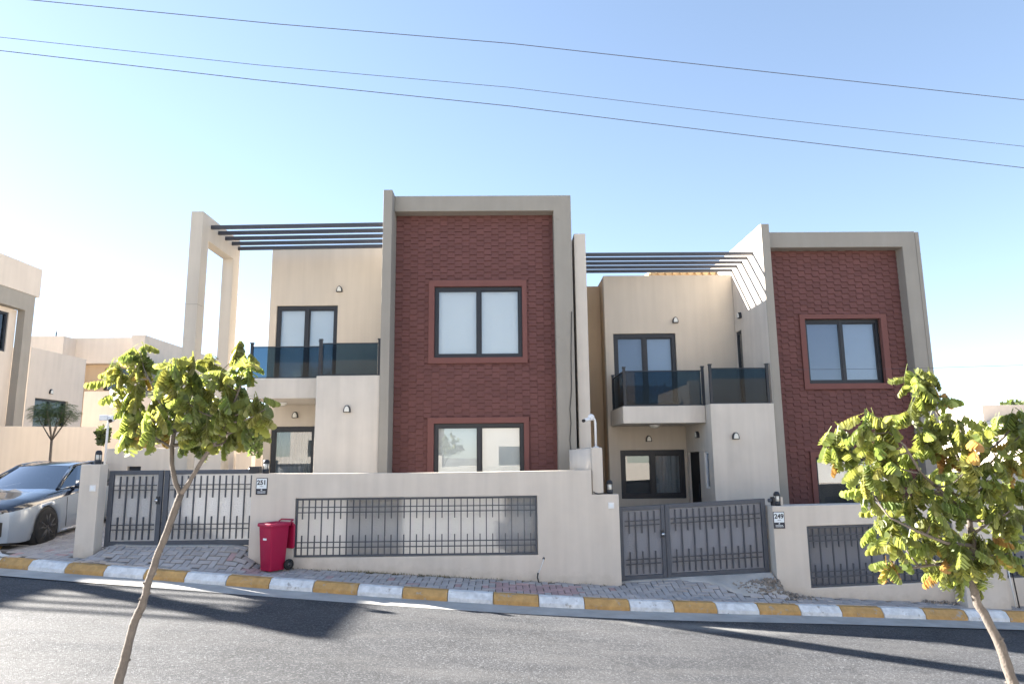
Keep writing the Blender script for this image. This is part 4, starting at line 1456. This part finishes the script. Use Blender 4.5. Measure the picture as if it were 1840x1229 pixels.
    for sd in (1, -1):
        nose([(sd*.36, .775), (sd*.52, .772), (sd*.70, .77), (sd*.725, .80), (sd*.52, .815), (sd*.36, .815)], MT['black'], 'headlight_slot')
        nose([(sd*.40, .788), (sd*.52, .786), (sd*.68, .784), (sd*.68, .800), (sd*.52, .803), (sd*.40, .804)], MT['lamp_glass'], 'headlight', .016)
        nose([(sd*.50, .62), (sd*.62, .62), (sd*.70, .61), (sd*.695, .36), (sd*.66, .32), (sd*.60, .32), (sd*.575, .36), (sd*.575, .54), (sd*.50, .545)], MT['black'], 'side_intake')
    nose([(-.50, .545), (-.25, .545), (0, .545), (.25, .545), (.50, .545), (.50, .62), (.25, .63), (0, .63), (-.25, .63), (-.50, .62)], MT['black'], 'lower_grille', .011)
    nose([(-.30, .66), (0, .66), (.30, .66), (.30, .83), (0, .845), (-.30, .83)], MT['black'], 'grille')
    nose([(-.6, .22), (-.3, .22), (0, .22), (.3, .22), (.6, .22), (.58, .28), (.3, .28), (0, .28), (-.3, .28), (-.58, .28)], MT['black'], 'splitter', .02)
    return t
build_car()

# ---------------------------------------------------------------- foreground trees
def pinna(droop, L=.17, n=6, ll=.068, lw=.037, curl=.25):
    """feathered leaf: midrib along +x, pairs of blunt leaflets hanging from it"""
    mb = MB()
    for i in range(n):
        f = (i+.7)/n
        x = L*f
        zz = -curl*L*f*f
        l = ll*(.70+.45*math.sin(math.pi*min(1, f*.9+.1)))*uni(.92, 1.08)
        w = lw*uni(.9, 1.1)
        for sd in (1, -1):
            a = droop*uni(.85, 1.15)
            dirv = Vector((.22+.35*max(0, f-.7), sd*math.cos(a), -math.sin(a))).normalized()
            tw = uni(.55, 1.15)                     # leaflets stand like slats across the midrib
            wid = Vector((math.cos(tw), sd*math.sin(tw)*math.sin(a), math.sin(tw)*math.cos(a)*.6)).normalized()
            wid = (wid-dirv*wid.dot(dirv)).normalized()
            nor = dirv.cross(wid)
            b = Vector((x, 0, zz))
            vs = [b]
            for (t, ww, bend) in ((.28, .42, .02), (.68, .52, 0), (.93, .34, -.04)):
                c = b+dirv*l*t+nor*sd*l*bend
                vs += [c-wid*w*ww, c+wid*w*ww]
            vs.append(b+dirv*l-nor*sd*l*.06)
            mb.add(vs, [(0, 1, 2), (1, 3, 4, 2), (3, 5, 6, 4), (5, 7, 6)], 0, True)
    r = .0035
    mb.add([(-.03, -r, .01), (-.03, r, .01), (L*.55, r, -curl*L*.3), (L*.55, -r, -curl*L*.3), (L, 0, -curl*L)], [(0, 1, 2, 3), (3, 2, 4)])
    return mb
PIN = []
for d, cu, sc in ((rad(76), .30, 1.0), (rad(60), .25, 1.0), (rad(84), .50, .9), (rad(30), .15, .85)):
    mb = pinna(d, curl=cu, L=.130*sc)
    PIN.append({m: (mb, mb.mesh('leaf', [MT[m]], fix=False)) for m in ('leaf', 'leaf_lime', 'leaf_yellow')})

def frame(d, roll):
    d = d.normalized()
    y = Vector((0, 0, 1)).cross(d)
    if y.length < .05: y = Vector((0, 1, 0))
    y.normalize()
    z = d.cross(y)
    M = Matrix((d, y, z)).transposed()
    return M @ Matrix.Rotation(roll, 3, 'X')

def bez(a, b, c, n):
    return [a*(1-t)**2+b*2*t*(1-t)+c*t*t for t in [i/n for i in range(n+1)]]

def street_tree(label, skeleton, clusters, seed):
    random.seed(seed)
    base = skeleton[0][0][0]
    t = thing('street_tree', label, 'tree', 'young street trees on the near kerb', base)
    B = Vector(base)
    nodes = []
    for k, (pts, rs) in enumerate(skeleton):
        pp, rr = [], []
        for i in range(len(pts)-1):                      # subdivide with slight wobble and knots
            for q in range(4):
                f = q/4
                p = pts[i].lerp(pts[i+1], f)
                r = rs[i]*(1-f)+rs[i+1]*f
                pp.append(p+Vector((uni(-1, 1), uni(-1, 1), 0))*r*.13-B)
                rr.append(r*uni(.94, 1.10))
        pp.append(pts[-1]-B)
        rr.append(rs[-1])
        mb = MB().tube(pp, rr, 10)
        if k == 0:
            for i in range(9):                           # bud scars
                q = random.randrange(2, len(pp)-2)
                a = uni(0, 6.28)
                mb.tube([pp[q]+Vector((math.cos(a), math.sin(a), 0))*rr[q]*.7, pp[q]+Vector((math.cos(a), math.sin(a), .25))*rr[q]*1.35], [.011, .006], 6)
        mb.build('trunk' if k == 0 else 'limb', MT['bark'], t)
        if k > 0 or len(skeleton) == 1:
            nodes += [(p+B, r) for p, r in zip(pp, rr)]
    leaves = []
    for (C, R, n, tone) in clusters:
        # branch from the nearest lower limb point
        p, r = min(nodes, key=lambda q: (q[0]-C).length+max(0, q[0].z-C.z+.08)*4)
        mid = p.lerp(C, .5)+Vector((uni(-.05, .05), uni(-.05, .05), uni(-.10, -.02)))
        bp = bez(p, mid, C, 7)
        br = min(.016, r*.8)
        o = MB().tube([q-B for q in bp], [br*(1-.62*i/7) for i in range(8)], 6).build('branch', MT['bark'], t)
        for i in range(int(n*1.12)):
            az = i*2.39996+uni(-.4, .4)
            el = uni(-1.3, .35)
            out = Vector((math.cos(az), math.sin(az), 0))
            back_ = uni(0, 1)
            s0 = bp[7].lerp(bp[5], back_*.9)
            pos = s0+out*R*uni(.05, .42)+Vector((0, 0, R*uni(-.35, .65)))
            d = out*uni(.5, 1.0)+Vector((0, 0, el*.9-.15))
            u = rnd()
            if tone == 'y': m = 'leaf_yellow' if u < .32 else 'leaf_lime'
            elif tone == 'l': m = 'leaf_lime' if u < .62 else 'leaf_yellow' if u > .985 else 'leaf'
            else: m = 'leaf_lime' if u < .25 else 'leaf_yellow' if u > .988 else 'leaf'
            sh_ = random.choice((0, 0, 0, 1, 1, 2, 2, 3))
            leaves.append((pos, frame(d, uni(-.35, .35)), uni(.75, 1.10), sh_, m))
    leaves.sort(key=lambda q: q[0].y)
    rest = {}
    pick = set(random.sample(range(len(leaves)), 60)) if len(leaves) > 360 else set()
    cnt = 0
    for k, (pos, R, s, sh_, m) in enumerate(leaves):
        if cnt < 300:
            cnt += 1
            o = link('leaf', PIN[sh_][m][1], t, loc=pos-B)
            o.rotation_euler = R.to_euler()
            o.scale = (s, s, s)
            if m == 'leaf_yellow': o['label'] = 'yellowing leaf'
        else:
            mb = PIN[sh_][m][0]
            rest.setdefault(m, MB())
            RR = R*s
            rest[m].add([RR @ Vector(v)+pos-B for v in mb.v], mb.f, 0, True)
    for m, mb in rest.items():
        mb.build('foliage', MT[m], t, fix=False, kind='stuff')
    return t

TY = 5.0
A_ = lambda x, y, dy=0.0: at(x, y, TY+dy)
low0 = A_(205, 1275)
base_l = Vector((A_(200, 1320).x-.05, TY, zr(-3)+.14))
sk = [([base_l, low0, A_(214, 1222), A_(231, 1155), A_(243, 1112), A_(256, 1086), A_(266, 1048), A_(281, 1004), A_(300, 955), A_(325, 887)],
       [0.0395, 0.0319, 0.0296, 0.0274, 0.0258, 0.0258, 0.0236, 0.0228, 0.0228, 0.0228]),
      ([A_(325, 889), A_(316, 868), A_(309, 835), A_(309, 800, .03), A_(314, 768, .05), A_(321, 742, .08), A_(322, 700, .1)], [0.0182, 0.0160, 0.0152, 0.0160, 0.0160, 0.0129, 0.0084]),
      ([A_(326, 887), A_(345, 858, -.03), A_(364, 826, -.06), A_(383, 800, -.1), A_(402, 768, -.12), A_(420, 725, -.15), A_(438, 680, -.15)], [0.0182, 0.0152, 0.0144, 0.0137, 0.0114, 0.0091, 0.0061]),
      ([A_(314, 775, .05), A_(298, 745, .0), A_(282, 712, -.05), A_(268, 680, -.08)], [0.0106, 0.0091, 0.0076, 0.0061]),
      ([A_(309, 805, .03), A_(285, 790, .05), A_(255, 775, .1)], [0.0091, 0.0068, 0.0046]),
      ([A_(318, 760, .06), A_(340, 725, .2), A_(360, 690, .25)], [0.0099, 0.0076, 0.0053])]
LIFT = 18
def cl(x, y, R, n, tone='g', dy=None):
    return (A_(x, y-LIFT, uni(-.3, .32) if dy is None else dy), R, n, tone)
random.seed(5)
CL = [cl(254, 645, .13, 12), cl(250, 668, .10, 6, 'l'), cl(200, 672, .12, 10), cl(212, 692, .12, 8, 'l'), cl(243, 702, .11, 9, 'y'), cl(282, 712, .10, 6, 'y'),
      cl(316, 672, .14, 12), cl(345, 672, .14, 13), cl(378, 668, .13, 11), cl(345, 700, .14, 10, 'l'), cl(440, 642, .12, 11), cl(450, 662, .10, 7, 'l'), cl(420, 678, .11, 8, 'l'),
      cl(398, 700, .13, 10), cl(372, 712, .14, 11, 'l'), cl(240, 742, .13, 10, 'l'), cl(268, 765, .15, 12), cl(228, 778, .12, 10, 'l'), cl(225, 792, .10, 6, 'l'), cl(258, 790, .12, 9, 'l'),
      cl(300, 735, .13, 9), cl(335, 738, .15, 12), cl(365, 745, .15, 12), cl(398, 742, .15, 12), cl(430, 722, .14, 12, 'l'), cl(468, 735, .13, 11), cl(478, 752, .10, 7, 'l'),
      cl(300, 775, .12, 7, 'y'), cl(335, 775, .14, 11), cl(368, 778, .15, 12), cl(402, 775, .14, 12), cl(436, 762, .14, 11), cl(455, 780, .11, 8), cl(388, 798, .13, 10), cl(418, 792, .12, 8),
      cl(350, 798, .11, 7), cl(310, 705, .11, 7, 'y'), cl(275, 740, .10, 6, 'y'), cl(200, 705, .09, 5, 'l')]
street_tree('young street tree with a forked trunk and yellow green leaves before the first gate', sk, CL, 3)

base_r = Vector((A_(1850, 1300).x+.08, TY, zr(4.2)+.14))
sk = [([base_r, A_(1838, 1275), A_(1820, 1229), A_(1797, 1160), A_(1776, 1115), A_(1757, 1085), A_(1749, 1055), A_(1750, 1010, .02), A_(1745, 950, .04)],
       [0.0426, 0.0380, 0.0350, 0.0319, 0.0304, 0.0281, 0.0274, 0.0258, 0.0243]),
      ([A_(1745, 955, .04), A_(1738, 910, .05), A_(1734, 868, .06), A_(1722, 825, .05), A_(1705, 775, .03), A_(1680, 735, .0), A_(1655, 700, .0)], [0.0228, 0.0198, 0.0160, 0.0122, 0.0106, 0.0084, 0.0061]),
      ([A_(1736, 880, .06), A_(1752, 840, -.05), A_(1775, 812, -.1), A_(1805, 785, -.12), A_(1828, 752, -.15)], [0.0137, 0.0122, 0.0099, 0.0084, 0.0053]),
      ([A_(1742, 930, .04), A_(1700, 890, -.1), A_(1655, 850, -.2), A_(1625, 800, -.25), A_(1595, 775, -.25)], [0.0152, 0.0122, 0.0099, 0.0076, 0.0053]),
      ([A_(1700, 890, -.1), A_(1640, 880, .05), A_(1580, 845, .1), A_(1520, 800, .1)], [0.0114, 0.0091, 0.0076, 0.0053]),
      ([A_(1747, 980, .03), A_(1700, 975, -.15), A_(1650, 955, -.25), A_(1600, 930, -.3)], [0.0137, 0.0106, 0.0084, 0.0061]),
      ([A_(1748, 1000, .03), A_(1690, 1012, .05), A_(1640, 1020, .0), A_(1604, 1022, .0)], [0.0106, 0.0091, 0.0091, 0.0076]),
      ([A_(1745, 960, .04), A_(1790, 930, .1), A_(1830, 890, .15)], [0.0137, 0.0099, 0.0061])]
LIFT = 8
random.seed(8)
CR = [cl(1640, 688, .14, 13, dy=0), cl(1668, 688, .12, 10, dy=.05), cl(1650, 715, .12, 9, dy=0), cl(1690, 715, .10, 6, 'y', 0), cl(1555, 765, .14, 13, dy=-.2), cl(1590, 775, .12, 9, 'l', -.2), cl(1570, 800, .14, 11, 'l', -.2),
      cl(1500, 790, .13, 12, dy=.1), cl(1480, 805, .10, 6, 'l', .1), cl(1510, 822, .13, 10, dy=.1), cl(1640, 768, .15, 13, dy=0), cl(1680, 765, .14, 12, dy=.1), cl(1655, 800, .14, 11, 'l', 0), cl(1720, 765, .13, 10), cl(1755, 772, .14, 12),
      cl(1740, 800, .14, 11, 'y'), cl(1825, 755, .14, 12, dy=-.15), cl(1800, 762, .10, 6, 'l'), cl(1838, 785, .13, 10), cl(1550, 845, .14, 11, 'l'), cl(1525, 865, .12, 8, 'l'), cl(1585, 835, .14, 11), cl(1620, 825, .14, 10, 'l'),
      cl(1700, 825, .15, 11, 'y'), cl(1600, 870, .15, 12), cl(1560, 890, .12, 8, 'l'), cl(1645, 865, .15, 12), cl(1690, 870, .16, 13), cl(1790, 825, .13, 9, 'l'), cl(1830, 835, .13, 9, 'y'), cl(1735, 855, .14, 10), cl(1775, 870, .16, 13), cl(1820, 880, .15, 12),
      cl(1590, 920, .15, 12), cl(1635, 910, .15, 12), cl(1680, 920, .16, 13), cl(1725, 915, .15, 11), cl(1770, 920, .16, 13), cl(1815, 925, .16, 13), cl(1570, 950, .10, 7, 'l'), cl(1600, 965, .13, 10, 'l'), cl(1640, 960, .15, 12, 'l'), cl(1685, 965, .16, 13),
      cl(1720, 975, .15, 12), cl(1765, 975, .16, 13), cl(1810, 970, .16, 13), cl(1660, 1000, .13, 10), cl(1700, 1005, .15, 12), cl(1745, 1010, .15, 12), cl(1785, 1005, .15, 12), cl(1720, 1035, .12, 8), cl(1760, 1038, .12, 8), cl(1815, 1000, .12, 8),
      cl(1592, 1020, .07, 6, 'y', 0), cl(1690, 1035, .10, 6, 'y')]
street_tree('young leaning street tree with a dense dark green crown at the right edge', sk, CR, 4)

# ---------------------------------------------------------------- far plants
def far_tree(name, label, base, crown, rad_, n, ls, trunk=True, cat='tree', feather=True):
    t = thing(name, label, cat, None, base)
    B = Vector(base)
    C = Vector(crown)-B
    if trunk:
        f = C*.70
        MB().tube([(0, 0, 0), C*.3+Vector((.03, 0, 0)), f], [.045, .038, .032], 8).build('trunk', MT['bark'], t)
        for k in range(7):
            a = k*2.4
            e = C+Vector((math.cos(a)*rad_[0]*.7, math.sin(a)*rad_[1]*.7, rad_[2]*uni(-.3, .6)))
            MB().tube(bez(f, f.lerp(e, .5)+Vector((0, 0, -.05)), e, 5), [.022, .019, .016, .013, .010, .006], 6).build('branch', MT['bark'], t)
    mb = MB()
    for i in range(n):
        d = Vector((random.gauss(0, 1), random.gauss(0, 1), random.gauss(0, 1))).normalized()*(rnd()**.45)
        p = C+Vector((d.x*rad_[0], d.y*rad_[1], d.z*rad_[2]))
        if feather:
            a = math.atan2(d.y, d.x)+uni(-.6, .6)
            R = frame(Vector((math.cos(a), math.sin(a), uni(-.35, .3))), uni(-.3, .3))*ls
            for q in range(7):
                for sd in (1, -1):
                    vs = [R @ Vector(v)+p for v in ((q*.15, 0, -.01*q*q), (q*.15+.05, sd*.18, -.04-.01*q*q), (q*.15+.12, sd*.42, -.14-.01*q*q), (q*.15+.14, sd*.16, -.05-.01*q*q))]
                    mb.add(vs, [(0, 1, 2, 3)])
        else:
            R = Euler((uni(0, 6), uni(0, 6), uni(0, 6))).to_matrix()*ls
            mb.add([R @ Vector(v)+p for v in ((-.5, 0, 0), (0, -.3, .05), (.55, 0, 0), (0, .3, .05))], [(0, 1, 2, 3)])
    mb.build('crown', MT['leaf_far'], t, fix=False)
    return t
random.seed(21)
b_, c_ = at(86, 850, 20.0), at(98, 742, 20.0)
far_tree('young_tree', 'slim young feathery tree before the beige wall behind the parked car', (b_.x, 20, 1.2), c_, (.66, .6, .36), 1500, .095)
c_ = at(186, 782, 16.2)
far_tree('shrub', 'dark leafy shrub top behind the pole camera by the gate pillar', (c_.x, 16.2, 1.0), c_, (.17, .17, .24), 150, .14, False, 'shrub', False)
c_ = at(462, 775, 24.0)
far_tree('garden_bush', 'light green bush between the left tree crown and the curtained sliding door', (c_.x, 24, 1.0), c_, (.5, .5, .9), 500, .22, False, 'bush', False)
c_ = at(1828, 733, 34.0)
far_tree('distant_tree', 'small dark treetop on the skyline at the right edge', (c_.x, 34, -.5), c_, (.9, .8, .45), 400, .25, True, 'tree', False)

# ---------------------------------------------------------------- overhead lines
def line(px, label, Ya, Yb, r, grp):
    n = len(px)-1
    pts = [at(x, y, Ya+(Yb-Ya)*(x/1840)) for x, y in px]
    first = pts[0]+(pts[0]-pts[1])*6
    last = pts[-1]+(pts[-1]-pts[-2])*6
    o = MB().tube([first]+pts+[last], r, 6).build('power_line', MT['wire'])
    tag(o, label, 'power line', grp)
line([(50, 0), (500, 44), (920, 79), (1380, 130), (1840, 180)], 'topmost of the three dark overhead wires across the sky', 8.0, 9.6, .0050, 'overhead wires')
line([(0, 67.5), (460, 117), (920, 158), (1380, 213), (1840, 263.5)], 'thin middle one of the three overhead wires across the sky', 8.0, 9.6, .0036, 'overhead wires')
line([(0, 91.5), (460, 144), (920, 191.5), (1380, 248), (1840, 302)], 'lowest of the three dark overhead wires across the sky', 8.0, 9.6, .0048, 'overhead wires')
o = MB().tube([at(1430, 664, 14.2), at(1640, 662, 14.4), at(1840, 656, 14.6), at(2200, 640, 15)], .004, 5).build('thin_wire', MT['wire'])
tag(o, 'thin wire running level past the right red brick panel and out over the far roofs', 'wire')

# ---------------------------------------------------------------- neighbours
def win(parent, u0, u1, v0, v1, t, fn, s=1, m='pane_dark'):
    w = holes_plate(u0, u1, v0, v1, [(u0+.09, (u0+u1)/2-.05, v0+.09, v1-.09), ((u0+u1)/2+.05, u1-.09, v0+.09, v1-.09)], fn, t-.03*s, t+.05*s).build('window', MT['charcoal'], parent)
    for a, b in ((u0+.09, (u0+u1)/2-.05), ((u0+u1)/2+.05, u1-.09)):
        MB().prism([(a, v0+.09), (b, v0+.09), (b, v1-.09), (a, v1-.09)], lambda u, v: fn(u, v, t+.03*s), lambda u, v: fn(u, v, t+.035*s)).build('pane', MT[m], w)
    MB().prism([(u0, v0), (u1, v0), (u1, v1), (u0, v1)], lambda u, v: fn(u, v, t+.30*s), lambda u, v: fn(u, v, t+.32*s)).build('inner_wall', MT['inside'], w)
    return w
def yx(x, X, y=700):      # distance of the point seen at column x on the plane with that X
    d = f_*FPX+r_*(x-920.0)-u_*(y-614.5)
    return d.y*X/d.x

LH = thing('house', 'cream corner house at the left edge with grey framed windows facing the car', 'house')
X = -18.4
ya, yb = 24.0, yx(77, X, 485)
zt = at(77, 485, yb).z
yg = yx(65, X+.02, 545)
MB().box(X-9, X, ya, yb, zt-1.15, zt).build('parapet', MT['stucco_far'], LH, bevel=.01)
zg1 = at(65, 520, yg).z
yu = yx(28, X, 600)
uw = (24.06, yu, at(28, 632, yu).z, at(28, 562, yu).z)
lw = (24.06, yx(17, X), 2.0, at(17, 707, yx(17, X)).z)
yu = yx(42, X, 600)
fi = (ya, yu, 1.2, at(42, 558, yu).z)
MB().box(X-8.8, X-.9, ya+.02, yb-.1, .6, zt-1.16).build('wall', MT['stucco_far'], LH)
holes_plate(ya, yg, .8, zt-1.155, [fi], FYZ, X-.02, X-.32).build('grey_frame', MT['grey'], LH, bevel=.01)
holes_plate(fi[0], fi[1]-.001, fi[2], fi[3]-.001, [uw, lw], FYZ, X-.33, X-.6).build('recessed_wall', MT['stucco_far'], LH)
win(LH, *uw, X-.40, FYZ, -1)
win(LH, *lw, X-.40, FYZ, -1)
# its street side: frames and pergola out of frame, whose shade falls on the road
MB().box(-19.35, -19.0, 17.0, 17.4, .8, 9.0).box(-19.35, -19.0, 19.0, 19.4, .8, 9.0).box(-19.35, -19.0, 17.0, 19.4, 8.4, 9.02).build('pergola_portal', MT['stucco_far'], LH)
for k in range(5):
    MB().box(-23.0, -19.36, 17.3+.42*k, 17.36+.42*k, 8.72, 8.83).build('pergola_bar', MT['pergola'], LH)
MB().box(-24.5, -23.01, 17.0, 19.7, .8, 8.9).build('frame_wall', MT['grey'], LH)
MB().box(-28, -20.6, 19.6, 26, .8, 9.0).build('rear_block', MT['stucco_far'], LH)  # unseen house mass, placed and sized to shade the parked car

BW = thing('boundary_wall', 'long beige boundary wall behind the parked car and the slim young tree', 'wall')
zt = at(90, 767, yx(90, -14.8)).z
plate([15.0, 19, 22, yx(187, -14.8), yx(187, -14.8)+.2], [lambda u: .4, lambda u: zt+.035*(u-22)], lambda i, j: True, FYZ, -14.8, -15.05).build('wall', MT['stucco_far'], BW, bevel=.01)

NH = thing('house', 'low cream house behind the beige wall with a window above the slim young tree', 'house')
X = -21.0
y0, y1 = yx(48, X), yx(155, X, 650)
zt = at(110, 637, yx(110, X)).z
wn_ = (yx(65, X), yx(125, X), 3.0, at(95, 718, yx(95, X)).z)
holes_plate(y0, y1, .8, zt, [wn_], FYZ, X, X-.4).build('wall', MT['stucco_far'], NH, bevel=.01)
MB().box(X-8, X-.41, y0, y1, .8, zt-.02).build('rear_block', MT['stucco_far'], NH)
win(NH, *wn_, X-.15, FYZ, -1)
wall_lamp(NH, yx(91, X), at(91, 708, yx(91, X)).z, X, FYZ, 1, 1.4)

FH = thing('house', 'far cream house with a stepped parapet behind the left tree crown', 'house')
Y = 40.0
q = lambda x, y: at(x, y, Y)
z1, z0 = q(60, 604).z, q(60, 650).z
MB().box(q(40, 720).x, q(104, 720).x, Y, Y+5, .5, z1).build('tower', MT['stucco_far'], FH)
a, b = at(120, 611, Y+1.2), at(264, 606, Y+1.2)
MB().box(a.x-.6, b.x, Y+1.2, Y+6, q(150, 648).z, b.z).build('parapet', MT['stucco_far'], FH)
ww = (q(180, 720).x*1.04, q(237, 720).x*1.04, at(200, 702, Y+2).z, at(200, 663, Y+2).z)
holes_plate(a.x-.6, b.x, .5, q(150, 648).z-.01, [ww], FXZ, Y+1.8, Y+2.2).build('wall', MT['stucco_tan_and_bounce'], FH)
win(FH, *ww, Y+1.95, FXZ, 1)
MB().box(at(150, 720, Y-2).x, at(222, 720, Y-2).x, Y-2, Y+1.7, .5, at(180, 703, Y-2).z).build('balcony', MT['stucco_far'], FH)
MB().box(at(222, 720, Y-2).x+.01, at(300, 720, Y-2).x, Y-1.7, Y+1.7, .5, at(250, 712, Y-2).z).build('balcony', MT['stucco_far'], FH)
# wing whose side recedes to the right
X = b.x+.02
yy0, yy1 = Y+.4, Y+6.0
zt = at(266, 602, yy0).z
wy = (yx(291, X+.2), yx(304, X+.2), at(297, 700, 36).z, at(297, 668, 36).z)
MB().box(X-.5, X+.3, yy0, Y+14, .5, zt).build('side_wing', MT['stucco_far'], FH)
ws = at(297, 685, 40.3)
w_ = win(FH, ws.x-.22, ws.x+.22, ws.z-.45, ws.z+.45, 40.3, FXZ, 1)
MB().box(at(286, 720, 40.3).x, at(345, 720, 40.3).x, 40.36, 44, .5, at(300, 655, 40.3).z).build('grey_bay', MT['grey'], FH)
MB().tube([at(101, 604, Y+2), at(101, 594, Y+2)], .04, 6).build('roof_pipe', MT['charcoal'], FH)

GW = thing('house', 'cream house wall glimpsed under the left tree crown beside the curtained door', 'house')
Y = 27.0
q = lambda x, y: at(x, y, Y)
MB().box(q(405, 720).x, q(436, 720).x, Y-.6, Y, .4, q(410, 790).z).build('pier', MT['stucco_far'], GW)
MB().box(q(425, 720).x, q(475, 720).x, Y+.02, Y+.5, .4, q(440, 770).z).build('wall', MT['stucco_far'], GW)
MB().box(q(447, 720).x, q(474, 720).x, Y-1.0, Y-.6, .4, q(440, 815).z).build('low_wall', MT['stucco_far'], GW)
MB().box(q(300, 720).x, q(400, 720).x, Y+2, Y+3, .4, q(340, 775).z).build('rear_wall', MT['stucco_tan_and_bounce'], GW)
win(GW, q(424, 720).x+.05, q(433, 720).x+.3, q(0, 806).z, q(0, 793).z, Y-.02, FXZ, 1)

RH = thing('house', 'far sunlit cream house seen above the right tree crown', 'house')
a = at(1764, 728, 30.0)
MB().box(a.x, a.x+9, 30.0, 40, -2, a.z).build('upper_block', MT['stucco_far'], RH, bevel=.01)
b = at(1765, 757, 29.6)
MB().box(a.x+.1, a.x+9, 29.5, 29.98, b.z-.12, b.z).build('canopy', MT['charcoal'], RH)
RB = thing('house', 'bright white lit side wall of the house at the right edge', 'house')
a = at(1838, 760, 24.5)
MB().box(a.x, a.x+6, 24.5, 31, -2, a.z).build('block', MT['stucco_far'], RB, bevel=.01)
RC = thing('house', 'tall pale house just entering at the right edge of the picture', 'house')
a = at(1834, 619, 38.0)
MB().box(a.x, a.x+6, 34.0, 38, -2, a.z).build('block', MT['stucco_far'], RC, bevel=.01)
RW = thing('garden_wall', 'grey shaded garden wall with a dark coping behind the right tree', 'wall')
a, b = at(1672, 852, 19.0), at(2050, 846, 19.0)
MB().box(a.x, b.x, 19.0, 19.25, -1.5, a.z).build('wall', MT['stucco_wall'], RW, bevel=.01)
MB().box(a.x, b.x, 18.98, 19.27, a.z+.002, a.z+.05).build('coping', MT['charcoal'], RW)

# houses over the road, seen in the window glass
for k, (xx, zz) in enumerate(((-9.5, .6), (3.5, 0.0), (17, -.7))):
    OH = thing('house', ['left', 'middle', 'right'][k]+' one of three sunlit houses across the road, mirrored in the ground floor windows', 'house', 'houses across the road')
    holes = [(xx-3.8, xx-2.0, zz+4.6, zz+6.2), (xx+.6, xx+2.6, zz+4.6, zz+6.2), (xx-3.8, xx-2.0, zz+1.2, zz+3.0), (xx+.6, xx+2.6, zz+1.0, zz+3.0)]
    holes_plate(xx-5, xx+5, zz-1, zz+7.8, holes, FXZ, -11.0, -11.4).build('wall', MT['stucco_far'], OH)
    MB().box(xx-5, xx+5, -20, -11.42, zz-1, zz+7.6).build('rear_block', MT['stucco_far'], OH)
    for h in holes:
        win(OH, *h, -11.1, FXZ, -1)
    MB().box(xx-6, xx+6, -7.2, -7.0, zz-.5, zz+1.9).build('front_wall', MT['stucco_far'], OH)
